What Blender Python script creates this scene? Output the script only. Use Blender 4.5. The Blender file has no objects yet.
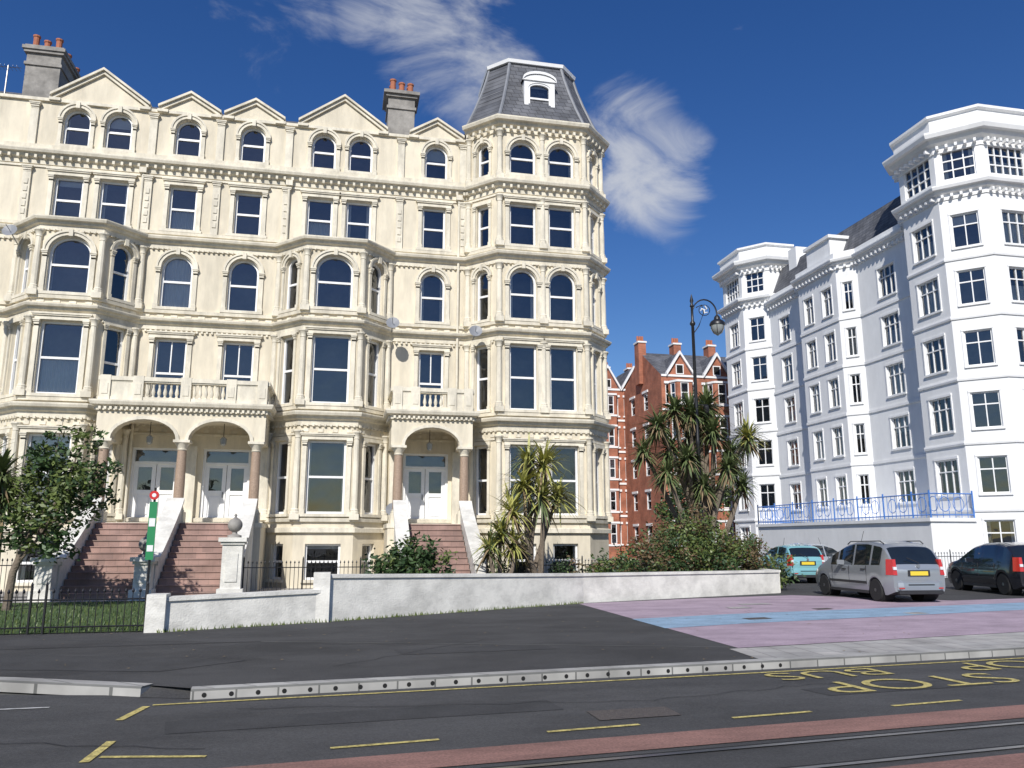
import bpy, bmesh, math, random
from mathutils import Vector
R=random.Random(11)
scene=bpy.context.scene
COL=scene.collection
# ------------------------------------------------------------------ materials
def newmat(name):
    m=bpy.data.materials.new(name);m.use_nodes=True
    nt=m.node_tree;b=nt.nodes['Principled BSDF'];return m,nt,b
def N(nt,t,**k):
    n=nt.nodes.new(t)
    for a,v in k.items():setattr(n,a,v)
    return n
def mixc(nt,blend='MIX'):
    return N(nt,'ShaderNodeMix',data_type='RGBA',blend_type=blend)
def mat(name,col,rough=.7,var=.12,scale=3.,stretch=(1,1,1),bump=0.,bscale=30.,metal=0.,spec=.5,coat=0.,col2=None,var2=0.,scale2=.4,stretch2=(1,1,1),speck=0.):
    m,nt,b=newmat(name);L=nt.links.new
    geo=N(nt,'ShaderNodeNewGeometry')
    mp=N(nt,'ShaderNodeMapping');mp.inputs['Scale'].default_value=stretch
    L(geo.outputs['Position'],mp.inputs['Vector'])
    n=N(nt,'ShaderNodeTexNoise');n.inputs['Scale'].default_value=scale;n.inputs['Detail'].default_value=3;n.inputs['Roughness'].default_value=.65
    L(mp.outputs[0],n.inputs['Vector'])
    r=N(nt,'ShaderNodeMapRange');r.inputs[1].default_value=.3;r.inputs[2].default_value=.7
    L(n.outputs[0],r.inputs[0])
    mx=mixc(nt)
    c2=col2 if col2 else tuple(c*(1-var*2) for c in col)
    mx.inputs['A'].default_value=(*c2,1);mx.inputs['B'].default_value=(*[min(1,c*(1+(0 if col2 else var*.4))) for c in col],1)
    L(r.outputs[0],mx.inputs['Factor'])
    out=mx.outputs['Result']
    if var2>0:
        mp2=N(nt,'ShaderNodeMapping');mp2.inputs['Scale'].default_value=stretch2
        L(geo.outputs['Position'],mp2.inputs['Vector'])
        n2=N(nt,'ShaderNodeTexNoise');n2.inputs['Scale'].default_value=scale2;n2.inputs['Detail'].default_value=5;n2.inputs['Roughness'].default_value=.7
        L(mp2.outputs[0],n2.inputs['Vector'])
        r2=N(nt,'ShaderNodeMapRange');r2.inputs[1].default_value=.35;r2.inputs[2].default_value=.6;r2.inputs[3].default_value=1-var2;r2.inputs[4].default_value=1.
        L(n2.outputs[0],r2.inputs[0])
        m2=mixc(nt,'MULTIPLY');m2.inputs['Factor'].default_value=1
        L(out,m2.inputs['A']);L(r2.outputs[0],m2.inputs['B']);out=m2.outputs['Result']
    if speck>0:
        vo=N(nt,'ShaderNodeTexNoise');vo.inputs['Scale'].default_value=45;vo.inputs['Detail'].default_value=2;L(geo.outputs['Position'],vo.inputs['Vector'])
        r4=N(nt,'ShaderNodeMapRange');r4.inputs[1].default_value=.35;r4.inputs[2].default_value=.68;r4.inputs[3].default_value=1-speck;r4.inputs[4].default_value=1+speck*1.6;L(vo.outputs[0],r4.inputs[0])
        m4=mixc(nt,'MULTIPLY');m4.inputs['Factor'].default_value=1;L(out,m4.inputs['A']);L(r4.outputs[0],m4.inputs['B']);out=m4.outputs['Result']
    L(out,b.inputs['Base Color'])
    b.inputs['Roughness'].default_value=rough;b.inputs['Metallic'].default_value=metal
    b.inputs['Specular IOR Level'].default_value=spec;b.inputs['Coat Weight'].default_value=coat
    if bump>0:
        n3=N(nt,'ShaderNodeTexNoise');n3.inputs['Scale'].default_value=bscale;n3.inputs['Detail'].default_value=2
        L(geo.outputs['Position'],n3.inputs['Vector'])
        bp=N(nt,'ShaderNodeBump');bp.inputs['Strength'].default_value=bump;bp.inputs['Distance'].default_value=.03
        L(n3.outputs[0],bp.inputs['Height']);L(bp.outputs[0],b.inputs['Normal'])
    return m
def brickmat(name,c1,c2,mortar,bw,bh,ms=.012,vertical=True,rough=.8,rot=0.,offset=.5,bump=.3):
    m,nt,b=newmat(name);L=nt.links.new
    geo=N(nt,'ShaderNodeNewGeometry')
    if vertical:
        sx=N(nt,'ShaderNodeSeparateXYZ');L(geo.outputs['Position'],sx.inputs[0])
        ad=N(nt,'ShaderNodeMath',operation='ADD');L(sx.outputs[0],ad.inputs[0]);L(sx.outputs[1],ad.inputs[1])
        cb=N(nt,'ShaderNodeCombineXYZ');L(ad.outputs[0],cb.inputs[0]);L(sx.outputs[2],cb.inputs[1]);vec=cb.outputs[0]
    else:
        mp=N(nt,'ShaderNodeMapping');mp.inputs['Rotation'].default_value=(0,0,rot);L(geo.outputs['Position'],mp.inputs['Vector']);vec=mp.outputs[0]
    t=N(nt,'ShaderNodeTexBrick');t.inputs['Scale'].default_value=1;t.inputs['Brick Width'].default_value=bw;t.inputs['Row Height'].default_value=bh
    t.inputs['Mortar Size'].default_value=ms;t.inputs['Color1'].default_value=(*c1,1);t.inputs['Color2'].default_value=(*c2,1);t.inputs['Mortar'].default_value=(*mortar,1);t.offset=offset
    L(vec,t.inputs['Vector'])
    n=N(nt,'ShaderNodeTexNoise');n.inputs['Scale'].default_value=1.3;n.inputs['Detail'].default_value=5;L(geo.outputs['Position'],n.inputs['Vector'])
    r=N(nt,'ShaderNodeMapRange');r.inputs[1].default_value=.3;r.inputs[2].default_value=.7;r.inputs[3].default_value=.62;r.inputs[4].default_value=1.15;L(n.outputs[0],r.inputs[0])
    mx=mixc(nt,'MULTIPLY');mx.inputs['Factor'].default_value=1;L(t.outputs[0],mx.inputs['A']);L(r.outputs[0],mx.inputs['B'])
    L(mx.outputs['Result'],b.inputs['Base Color']);b.inputs['Roughness'].default_value=rough
    if bump>0:
        bp=N(nt,'ShaderNodeBump');bp.inputs['Strength'].default_value=bump;bp.inputs['Distance'].default_value=.02;bp.invert=True
        L(t.outputs[1],bp.inputs['Height']);L(bp.outputs[0],b.inputs['Normal'])
    return m
def glassmat(name,tint,g0):
    m=bpy.data.materials.new(name);m.use_nodes=True;nt=m.node_tree;nt.nodes.clear();L=nt.links.new
    o=N(nt,'ShaderNodeOutputMaterial');mx=N(nt,'ShaderNodeMixShader');tr=N(nt,'ShaderNodeBsdfTransparent');gl=N(nt,'ShaderNodeBsdfGlossy')
    tr.inputs[0].default_value=(*tint,1);gl.inputs['Roughness'].default_value=.015;gl.inputs[0].default_value=(.92,.95,1,1)
    fr=N(nt,'ShaderNodeFresnel');fr.inputs[0].default_value=1.5
    ma=N(nt,'ShaderNodeMath',operation='MULTIPLY_ADD');ma.inputs[1].default_value=1.1;ma.inputs[2].default_value=g0
    L(fr.outputs[0],ma.inputs[0]);L(ma.outputs[0],mx.inputs[0]);L(tr.outputs[0],mx.inputs[1]);L(gl.outputs[0],mx.inputs[2]);L(mx.outputs[0],o.inputs[0])
    geo=N(nt,'ShaderNodeNewGeometry');n3=N(nt,'ShaderNodeTexNoise');n3.inputs['Scale'].default_value=1.5;n3.inputs['Detail'].default_value=1;L(geo.outputs['Position'],n3.inputs['Vector'])
    bp=N(nt,'ShaderNodeBump');bp.inputs['Strength'].default_value=.15;bp.inputs['Distance'].default_value=.05
    L(n3.outputs[0],bp.inputs['Height']);L(bp.outputs[0],gl.inputs['Normal'])
    return m
STUC=mat('cream_stucco',(.755,.68,.53),.75,.06,2.2,(1,1,.5),0,40,var2=.24,scale2=.7,stretch2=(1.8,1.8,.3))
TRIM=mat('cream_trim',(.78,.72,.585),.7,.06,6,(1,1,.6),0,50,var2=.28,scale2=1.2,stretch2=(1.5,1.5,.5))
WHITEP=mat('white_render',(.84,.84,.83),.7,.03,2,(1,1,.5),0,30,var2=.07,scale2=.5,stretch2=(1.5,1.5,.3))
WALLW=mat('wall_paint',(.76,.74,.68),.75,.05,3,(1,1,.5),.3,30,var2=.30,scale2=1.1,stretch2=(1.2,1.2,1.6))
FRAME=mat('window_frame_paint',(.82,.82,.81),.4,.03,5)
ROOM=mat('room_interior',(.14,.125,.11),.9,.3,.9)
CURT=mat('curtain',(.74,.72,.66),.9,.1,4,(8,8,.3))
NET=mat('blind',(.60,.60,.57),.9,.05,3)
GLASS=glassmat('window_glass',(.88,.90,.90),.085)
SLATE=brickmat('roof_slate',(.09,.095,.11),(.15,.155,.17),(.03,.03,.035),.35,.22,.012,bump=0)
LEAD=mat('lead_flashing',(.22,.23,.25),.5,.1,3)
POT=mat('chimney_pot',(.42,.15,.08),.8,.1,5)
CHIM=mat('chimney_render',(.36,.34,.31),.85,.15,3,var2=.35,scale2=1)
GRAN=mat('pink_granite',(.40,.29,.21),.35,.15,25)
STEP=brickmat('terracotta_step',(.37,.24,.20),(.30,.20,.17),(.25,.18,.15),.3,.3,.006,False)
ASPH=mat('asphalt',(.082,.081,.081),.85,.12,60,bump=.6,bscale=160,var2=.40,scale2=.6,stretch2=(.6,1.6,1),speck=.16)
ASPH2=mat('apron_asphalt',(.070,.069,.069),.88,.12,70,bump=.6,bscale=160,var2=.48,scale2=.45,stretch2=(.8,1.4,1),speck=.18)
PATCH=mat('asphalt_repair',(.055,.055,.056),.9,.12,50,bump=.5,bscale=150,var2=.3,scale2=1.5,speck=.12)
LILAC=mat('lilac_surfacing',(.42,.325,.385),.9,.07,40,bump=.3,bscale=120,var2=.30,scale2=.8,stretch2=(1,2,1),speck=.09)
BLUEB=mat('blue_surfacing',(.28,.41,.54),.9,.08,40,bump=.3,bscale=120,var2=.30,scale2=1.2,stretch2=(1,2,1),speck=.09)
PAVE=brickmat('paving_slabs',(.43,.41,.38),(.36,.35,.33),(.22,.21,.2),.4,.4,.01,False,rot=.09,offset=0)
KERB=brickmat('kerb_stone',(.42,.41,.38),(.35,.34,.32),(.14,.14,.13),.5,2.,.012,True,bump=.4)
REDT=mat('tram_edge_red',(.29,.155,.125),.85,.1,30,bump=.3,bscale=120,var2=.35,scale2=1.2,stretch2=(.6,2,1),speck=.14)
YEL=mat('yellow_road_paint',(.60,.50,.17),.7,.1,20,var2=.55,scale2=12,speck=.2)
WPAINT=mat('white_road_paint',(.6,.6,.58),.7,.1,20,var2=.4,scale2=9)
STEEL=mat('rail_steel',(.25,.24,.23),.3,.1,20,metal=.8)
IRONC=mat('cast_iron_cover',(.10,.085,.075),.6,.2,30,bump=.6,bscale=60)
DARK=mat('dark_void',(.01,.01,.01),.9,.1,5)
IRON=mat('black_iron',(.015,.015,.017),.4,.1,10)
BLUEI=mat('blue_railing_paint',(.08,.21,.55),.45,.05,10)
GRASS=mat('grass',(.07,.12,.03),.9,.25,9,bump=.6,bscale=60)
SOIL=mat('garden_soil',(.08,.065,.045),.95,.25,4,bump=.6,bscale=20)
GROUND=mat('ground_far',(.09,.09,.08),.95,.15,1)
BRICK=brickmat('red_brick',(.46,.15,.075),(.38,.12,.06),(.28,.18,.14),.23,.075,.008,bump=0)
LEAF=mat('leaf_green',(.065,.115,.035),.55,.3,1.7,col2=(.02,.045,.015))
LEAFL=mat('leaf_light',(.15,.19,.05),.5,.3,2.3,col2=(.06,.09,.02))
LEAFR=mat('leaf_reddish',(.17,.10,.05),.6,.3,2.3,col2=(.08,.07,.03))
CORD=mat('cordyline_leaf',(.17,.21,.08),.45,.2,3,col2=(.07,.10,.04))
CORY=mat('cordyline_yellow',(.48,.45,.13),.5,.2,3,col2=(.24,.26,.07))
CORB=mat('cordyline_dead',(.30,.22,.12),.8,.2,3,col2=(.15,.11,.06))
BARK=mat('bark',(.20,.16,.12),.9,.2,8,(1,1,.3),bump=.7,bscale=25)
TYRE=mat('tyre',(.02,.02,.02),.8,.1,10)
HUB=mat('alloy_hub',(.45,.46,.48),.3,.05,10,metal=.8)
PLAST=mat('black_plastic',(.025,.025,.027),.55,.1,10)
REDL=mat('tail_light',(.50,.03,.02),.15,.05,10,coat=1)
CLRL=mat('lamp_lens',(.7,.7,.7),.1,.02,10,coat=1)
PLATE=mat('number_plate',(.75,.55,.05),.4,.02,10)
SGREEN=mat('sign_green',(.02,.22,.08),.4,.03,10)
SRED=mat('sign_red',(.55,.02,.02),.4,.03,10)
SWHITE=mat('sign_white',(.75,.75,.75),.4,.03,10)
LGLASS=mat('lantern_glass',(.30,.32,.31),.15,.05,10,coat=1)
GLD=mat('car_window',(.012,.016,.018),.06,.1,2,spec=.9,coat=.6)
SILV=mat('silver_paint',(.36,.38,.40),.32,.02,3,metal=.5,coat=.8)
BLKP=mat('black_car_paint',(.012,.013,.018),.2,.02,3,coat=1)
TEAL=mat('teal_car_paint',(.22,.47,.50),.3,.03,3,metal=.2,coat=1)
PALE=mat('pale_silver_paint',(.5,.53,.56),.3,.03,3,metal=.4,coat=1)
# ------------------------------------------------------------------ mesh builder
class MB:
    def __init__(s):
        s.v=[];s.f=[];s.m=[];s.mats=[]
    def mi(s,m):
        if m not in s.mats:s.mats.append(m)
        return s.mats.index(m)
    def poly(s,pts,m):
        i=len(s.v);s.v+=[tuple(p) for p in pts];s.f.append(tuple(range(i,i+len(pts))));s.m.append(s.mi(m))
    def hexa(s,p,m):
        i=len(s.v);s.v+=[tuple(q) for q in p];k=s.mi(m)
        for f in((0,1,2,3),(7,6,5,4),(0,4,5,1),(1,5,6,2),(2,6,7,3),(3,7,4,0)):
            s.f.append(tuple(i+j for j in f));s.m.append(k)
    def bx(s,x0,x1,y0,y1,z0,z1,m):
        s.hexa([(x0,y0,z0),(x0,y1,z0),(x1,y1,z0),(x1,y0,z0),(x0,y0,z1),(x0,y1,z1),(x1,y1,z1),(x1,y0,z1)],m)
    def lathe(s,c,prof,m,n=12,axis='z',caps=True):
        i=len(s.v);k=s.mi(m)
        for r,z in prof:
            for j in range(n):
                a=2*math.pi*j/n
                if axis=='z':s.v.append((c[0]+r*math.cos(a),c[1]+r*math.sin(a),c[2]+z))
                elif axis=='y':s.v.append((c[0]+r*math.cos(a),c[1]+z,c[2]+r*math.sin(a)))
                else:s.v.append((c[0]+z,c[1]+r*math.cos(a),c[2]+r*math.sin(a)))
        for q in range(len(prof)-1):
            for j in range(n):
                a=i+q*n+j;b=i+q*n+(j+1)%n
                s.f.append((a,b,b+n,a+n));s.m.append(k)
        if caps:
            s.f.append(tuple(i+j for j in range(n))[::-1]);s.m.append(k)
            t=i+(len(prof)-1)*n;s.f.append(tuple(t+j for j in range(n)));s.m.append(k)
    def tube(s,pts,rad,m,n=6):
        pts=[Vector(p) for p in pts];i=len(s.v);k=s.mi(m)
        for q,p in enumerate(pts):
            a=pts[max(0,q-1)];b=pts[min(len(pts)-1,q+1)];t=(b-a)
            if t.length<1e-6:t=Vector((0,0,1))
            t.normalize();u=t.cross(Vector((0,0,1)) if abs(t.z)<.9 else Vector((1,0,0))).normalized();w=t.cross(u)
            r=rad[q] if isinstance(rad,(list,tuple)) else rad
            for j in range(n):
                an=2*math.pi*j/n;s.v.append(tuple(p+u*r*math.cos(an)+w*r*math.sin(an)))
        for q in range(len(pts)-1):
            for j in range(n):
                a=i+q*n+j;b=i+q*n+(j+1)%n;s.f.append((a,b,b+n,a+n));s.m.append(k)
        s.f.append(tuple(i+j for j in range(n)));s.m.append(k)
        t=i+(len(pts)-1)*n;s.f.append(tuple(t+j for j in range(n)));s.m.append(k)
    def obj(s,name,parent=None,smooth=None):
        me=bpy.data.meshes.new(name);me.from_pydata(s.v,[],s.f)
        for m in s.mats:me.materials.append(m)
        me.polygons.foreach_set('material_index',s.m);me.update()
        if smooth is not None:
            me.polygons.foreach_set('use_smooth',[True]*len(me.polygons))
            me.set_sharp_from_angle(angle=math.radians(smooth))
        o=bpy.data.objects.new(name,me);COL.objects.link(o)
        if parent:o.parent=parent
        return o
def empty(name,loc=(0,0,0),rz=0):
    o=bpy.data.objects.new(name,None);COL.objects.link(o);o.location=loc;o.rotation_euler=(0,0,rz);o.empty_display_size=.3;return o
def sub(P,Q):return (Q[0]-P[0],Q[1]-P[1])
class Bld:
    def __init__(s,name):
        s.name=name;s.p={};s.fr=(0,0,1,0)
    def part(s,n):
        if n not in s.p:s.p[n]=MB()
        return s.p[n]
    def frame(s,P,Q):
        d=sub(P,Q);L=math.hypot(*d);s.fr=(P[0],P[1],d[0]/L,d[1]/L);return L
    def T(s,u,d,z):
        ox,oy,a,b=s.fr;return (ox+a*u+b*d,oy+b*u-a*d,z)
    def poly(s,part,m,pts):s.part(part).poly([s.T(*p) for p in pts],m)
    def box(s,part,m,u0,u1,d0,d1,z0,z1):
        s.part(part).hexa([s.T(*q) for q in((u0,d0,z0),(u0,d1,z0),(u1,d1,z0),(u1,d0,z0),(u0,d0,z1),(u0,d1,z1),(u1,d1,z1),(u1,d0,z1))],m)
    def finish(s,smooth={}):
        e=empty(s.name)
        for k,mb in s.p.items():
            mb.obj(k,e,smooth.get(k))
        return e
    def sweep(s,part,m,path,prof):
        mb=s.part(part);n=len(path);nor=[]
        for i in range(n-1):
            d=sub(path[i],path[i+1]);L=math.hypot(*d);nor.append((d[1]/L,-d[0]/L))
        rings=[]
        for i in range(n):
            a=nor[max(0,i-1)];b=nor[min(n-2,i)];k=1+a[0]*b[0]+a[1]*b[1];mx,my=(a[0]+b[0])/k,(a[1]+b[1])/k
            rings.append([(path[i][0]+mx*d,path[i][1]+my*d,z) for d,z in prof])
        q=len(prof)
        for i in range(n-1):
            for j in range(q):
                mb.poly([rings[i][j],rings[i][(j+1)%q],rings[i+1][(j+1)%q],rings[i+1][j]],m)
        mb.poly(rings[0],m);mb.poly(rings[-1],m)
    def dentils(s,part,m,path,z0,z1,d0,d1,w,sp):
        for i in range(len(path)-1):
            L=s.frame(path[i],path[i+1]);k=max(1,int(L/sp));st=L/k
            for j in range(k):
                u=st*(j+.5);s.box(part,m,u-w/2,u+w/2,d0,d1,z0,z1)
def outline(uc,w,zb,zt,rise,ins=0):
    hw=w/2-ins;p=[(uc-hw,zb+ins),(uc+hw,zb+ins)]
    if rise:
        sp=zt-rise
        for k in range(13):
            a=math.pi*k/12;p.append((uc+hw*math.cos(a),sp+(rise-ins)*math.sin(a)))
    else:p+=[(uc+hw,zt-ins),(uc-hw,zt-ins)]
    return p
def window(B,uc,w,zb,zt,rise,dep,style):
    FM=FRAME
    ft=.075 if style!='pane' else .06
    o=outline(uc,w,zb,zt,rise);i=outline(uc,w,zb,zt,rise,ft);n=len(o);df=-dep+.07
    for k in range(n):
        l=(k+1)%n
        B.poly('window_frames',FM,[(o[k][0],df,o[k][1]),(o[l][0],df,o[l][1]),(i[l][0],df,i[l][1]),(i[k][0],df,i[k][1])])
        B.poly('window_frames',FM,[(i[k][0],df,i[k][1]),(i[l][0],df,i[l][1]),(i[l][0],-dep-.02,i[l][1]),(i[k][0],-dep-.02,i[k][1])])
    hw=w/2
    zm=zb+(zt-zb)*.5
    j=lambda:R.uniform(-.01,.01)
    tx,tz=j(),j()
    B.poly('glass',GLASS,[(u,-dep+tx*(u-uc)+tz*(z-zm),z) for u,z in i])
    if style=='pane':
        cols=3 if w>1.2 else 2
        for c in range(1,cols):
            u=uc-hw+w*c/cols;B.box('window_frames',FM,u-.025,u+.025,-dep-.01,-dep+.06,zb+ft,zt-ft-(rise*.2 if rise else 0))
        B.box('window_frames',FM,uc-hw+ft,uc+hw-ft,-dep-.012,-dep+.058,zb+(zt-zb)*.66-.03,zb+(zt-zb)*.66+.03)
    elif style=='lantern':
        cols=max(3,int(w/.4))
        for c in range(1,cols):
            u=uc-hw+w*c/cols;B.box('window_frames',FM,u-.03,u+.03,-dep-.01,-dep+.06,zb+ft,zt-ft)
        for q in (.33,.66):
            z=zb+(zt-zb)*q;B.box('window_frames',FM,uc-hw+ft,uc+hw-ft,-dep-.012,-dep+.058,z-.03,z+.03)
    else:
        B.box('window_frames',FM,uc-hw+ft,uc+hw-ft,-dep-.012,-dep+.055,zm-.04,zm+.04)
        if style=='sash3':
            B.box('window_frames',FM,uc-.02,uc+.02,-dep-.01,-dep+.04,zm,zt-ft)
    b=-dep-.9
    q=[(uc-hw,zb),(uc+hw,zb),(uc+hw,zt),(uc-hw,zt)]
    B.poly('interior',ROOM,[(u,b,z) for u,z in q])
    for k in range(4):
        a,c=q[k],q[(k+1)%4];B.poly('interior',ROOM,[(a[0],-dep-.02,a[1]),(c[0],-dep-.02,c[1]),(c[0],b,c[1]),(a[0],b,a[1])])
    r=R.random();dc=-dep-.09
    def strip(u0,u1,z0,z1,m):
        k=max(2,int((u1-u0)/.06));pts=[(u0+(u1-u0)*t/k,dc-(.03 if t%2 else 0)) for t in range(k+1)]
        for t in range(k):
            B.poly('curtains',m,[(pts[t][0],pts[t][1],z0),(pts[t+1][0],pts[t+1][1],z0),(pts[t+1][0],pts[t+1][1],z1),(pts[t][0],pts[t][1],z1)])
    if r<.36:
        cw=w*R.uniform(.08,.2);strip(uc-hw,uc-hw+cw,zb,zt,CURT);strip(uc+hw-cw,uc+hw,zb,zt,CURT)
    elif r<.52:
        z=zt-(zt-zb)*R.uniform(.12,.5);B.poly('curtains',NET,[(uc-hw,dc,z),(uc+hw,dc,z),(uc+hw,dc,zt),(uc-hw,dc,zt)])
    elif r<.60:
        strip(uc-hw,uc+hw,zb,zm,NET)
    elif r<.65:
        strip(uc-hw,uc+hw,zb,zt,CURT)
def door(B,uc,w,zb,zt,dep,FM=FRAME):
    hw=w/2;zf=zt-.5;d=-dep
    B.box('doors',FM,uc-hw,uc-hw+.1,d-.05,d+.1,zb,zt);B.box('doors',FM,uc+hw-.1,uc+hw,d-.05,d+.1,zb,zt)
    B.box('doors',FM,uc-hw+.1,uc+hw-.1,d-.05,d+.1,zf-.08,zf);B.box('doors',FM,uc-hw+.1,uc+hw-.1,d-.05,d+.1,zt-.08,zt)
    B.poly('glass',GLASS,[(uc-hw+.1,d,zf),(uc+hw-.1,d,zf),(uc+hw-.1,d,zt-.08),(uc-hw+.1,d,zt-.08)])
    B.poly('interior',ROOM,[(uc-hw,d-.3,zb),(uc+hw,d-.3,zb),(uc+hw,d-.3,zt),(uc-hw,d-.3,zt)])
    for s in(-1,1):
        a,b=(uc-hw+.1,uc-.01) if s<0 else (uc+.01,uc+hw-.1)
        B.box('doors',FM,a,b,d-.03,d+.03,zb,zb+.25)
        for x0,x1 in((a,a+.14),(b-.14,b)):B.box('doors',FM,x0,x1,d-.028,d+.032,zb+.25,zf-.08)
        B.box('doors',FM,a+.14,b-.14,d-.03,d+.03,zb+1.05,zb+1.2);B.box('doors',FM,a+.14,b-.14,d-.03,d+.03,zf-.2,zf-.08)
        B.poly('doors',FM,[(a,d-.01,zb+.25),(b,d-.01,zb+.25),(b,d-.01,zb+1.05),(a,d-.01,zb+1.05)])
        B.box('doors',FM,a+.2,b-.2,d-.01,d+.015,zb+.33,zb+.97)
        B.poly('glass',GLASS,[(a,d,zb+1.2),(b,d,zb+1.2),(b,d,zf-.2),(a,d,zf-.2)])
    B.box('doors',STEEL,uc-.12,uc-.08,d+.03,d+.07,zb+.95,zb+1.15)
def wall(B,P,Q,z0,z1,ops,m,dep=.2,part='walls',style='sash'):
    L=B.frame(P,Q);us={0.,L};zs={z0,z1};rc=[]
    for o in ops:
        uc,w,zb,zt,rise=o[:5];ht=zt+(.03 if rise else 0)
        us|={uc-w/2,uc+w/2};zs|={zb,ht};rc.append((uc-w/2,uc+w/2,zb,ht))
    us=sorted(u for u in us if -1e-6<=u<=L+1e-6);zs=sorted(z for z in zs if z0-1e-6<=z<=z1+1e-6)
    for a,b in zip(us,us[1:]):
        if b-a<1e-5:continue
        for c,d in zip(zs,zs[1:]):
            if d-c<1e-5:continue
            mu,mz=(a+b)/2,(c+d)/2
            if any(r[0]<mu<r[1] and r[2]<mz<r[3] for r in rc):continue
            B.poly(part,m,[(a,0,c),(b,0,c),(b,0,d),(a,0,d)])
    for o in ops:
        uc,w,zb,zt,rise=o[:5];kind=o[5] if len(o)>5 else style;ht=zt+(.03 if rise else 0)
        ol=outline(uc,w,zb,zt,rise)
        if rise:
            arc=ol[2:]
            for a,b in zip(arc,arc[1:]):B.poly(part,m,[(a[0],0,a[1]),(b[0],0,b[1]),(b[0],0,ht),(a[0],0,ht)])
        n=len(ol)
        for k in range(n):
            if kind=='open' and k==0:continue
            a,b=ol[k],ol[(k+1)%n];B.poly(part,m,[(a[0],0,a[1]),(b[0],0,b[1]),(b[0],-dep-.02,b[1]),(a[0],-dep-.02,a[1])])
        if kind=='open':pass
        elif kind=='door':door(B,uc,w,zb,zt,dep)
        else:window(B,uc,w,zb,zt,rise,dep,kind)
def capital(B,uc,z,w,m=TRIM,d=.1):
    B.box('trim',m,uc-w*.5,uc+w*.5,0,d,z-.22,z-.18)
    B.box('trim',m,uc-w*.56,uc+w*.56,0,d+.03,z-.16,z-.09)
    B.box('trim',m,uc-w*.68,uc+w*.68,0,d+.06,z-.08,z-.03)
    B.box('trim',m,uc-w*.76,uc+w*.76,0,d+.08,z-.03,z+.02)
def rect_dress(B,uc,w,zb,zt,hood=True,pw=.15):
    for s in(-1,1):
        u=uc+s*(w/2+pw*.75)
        B.box('trim',TRIM,u-pw/2,u+pw/2,0,.07,zb,zt)
        B.box('trim',TRIM,u-pw*.62,u+pw*.62,0,.10,zb,zb+.14)
        capital(B,u,zt,pw,d=.07)
    e=w/2+pw*1.5
    B.box('trim',TRIM,uc-e,uc+e,0,.09,zt+.025,zt+.16)
    if hood:
        B.box('trim',TRIM,uc-e-.04,uc+e+.04,0,.14,zt+.16,zt+.21)
        B.box('trim',TRIM,uc-e-.07,uc+e+.07,0,.17,zt+.21,zt+.26)
    B.box('trim',TRIM,uc-e-.04,uc+e+.04,0,.13,zb-.11,zb-.003)
def arch_dress(B,uc,w,zb,zt,rise,pw=.15,d=.07):
    sp=zt-rise
    for s in(-1,1):
        u=uc+s*(w/2+pw*.75)
        B.box('trim',TRIM,u-pw/2,u+pw/2,0,.07,zb,sp)
        B.box('trim',TRIM,u-pw*.62,u+pw*.62,0,.10,zb,zb+.12)
        capital(B,u,sp,pw,d=.07)
    for (r0,r1,dd) in((.02,.13,d),(.13,.2,d+.04)):
        n=14
        for k in range(n):
            a,b=math.pi*k/n,math.pi*(k+1)/n
            P=lambda t,r,q:(uc+(w/2+r)*math.cos(t),q,sp+.02+(rise+r)*math.sin(t))
            q=[P(a,r0,0),P(a,r1,0),P(b,r1,0),P(b,r0,0),P(a,r0,dd),P(a,r1,dd),P(b,r1,dd),P(b,r0,dd)]
            B.part('trim').hexa([B.T(*x) for x in q],TRIM)
    B.box('trim',TRIM,uc-.07,uc+.07,0,d+.08,zt-.02,zt+.24)
    e=w/2+pw*1.4
    B.box('trim',TRIM,uc-e,uc+e,0,.13,zb-.11,zb-.003)
def cornice(z,big=1.):
    b=big;return [(-.05,z-.28*b),(.05,z-.28*b),(.06,z-.12*b),(.14*b,z-.08*b),(.17*b,z),(.26*b,z+.02),(.29*b,z+.09*b),(.29*b,z+.13*b),(-.05,z+.19*b)]
def colprof(h,r):
    return [(r*1.5,0),(r*1.5,.08),(r*1.25,.1),(r*1.3,.16),(r,.2),(r*1.02,h*.5),(r*.88,h-.28),(r*1.05,h-.27),(r*.95,h-.24),(r*1.1,h-.15),(r*1.5,h-.06),(r*1.6,h-.05),(r*1.6,h)]
# ------------------------------------------------------------------ Victorian terrace
T=Bld('victorian_terrace')
YW=31.2;YB=30.0
low=[(-17,YW),(-12.05,YW),(-10.9,YB),(-8.8,YB),(-7.65,YW),(-2.75,YW),(-1.6,YB),(.5,YB),(1.65,YW),(4.7,YW),(5.85,YB),(9.45,YB),(10.6,YW),(10.6,36.5)]
top=[(-17,YW),(4.7,YW),(5.85,YB),(9.45,YB),(10.6,YW),(10.6,36.5)]
towerp=[(4.7,YW),(5.85,YB),(9.45,YB),(10.6,YW),(10.6,36.5)]
G0,G1=2.62,5.27;F0,F1=6.66,9.27;S0,S1=10.32,12.42;T0,T1=13.42,15.22;A0,A1=16.5,18.0
def stack(u,w,upto=3,base=True):
    o=[]
    if base:o.append((u,w*.9,.3,1.55,0,'sash'))
    o.append((u,w,G0,G1,0));o.append((u,w,F0,F1,0));o.append((u,w,S0,S1,min(w/2,.6)))
    if upto>3:o.append((u,w,T0,T1,0))
    if upto>4:o.append((u,w,A0,A1,w/2))
    return o
def dress(B,ops):
    for o in ops:
        uc,w,zb,zt,rise=o[:5]
        if zb<1:
            B.box('trim',TRIM,uc-w/2-.1,uc+w/2+.1,0,.1,zb-.1,zb-.003);continue
        pw=.15 if w>.9 else .11
        if rise:arch_dress(B,uc,w,zb,zt,rise,pw)
        else:rect_dress(B,uc,w,zb,zt,hood=(w>.9),pw=pw)
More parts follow.
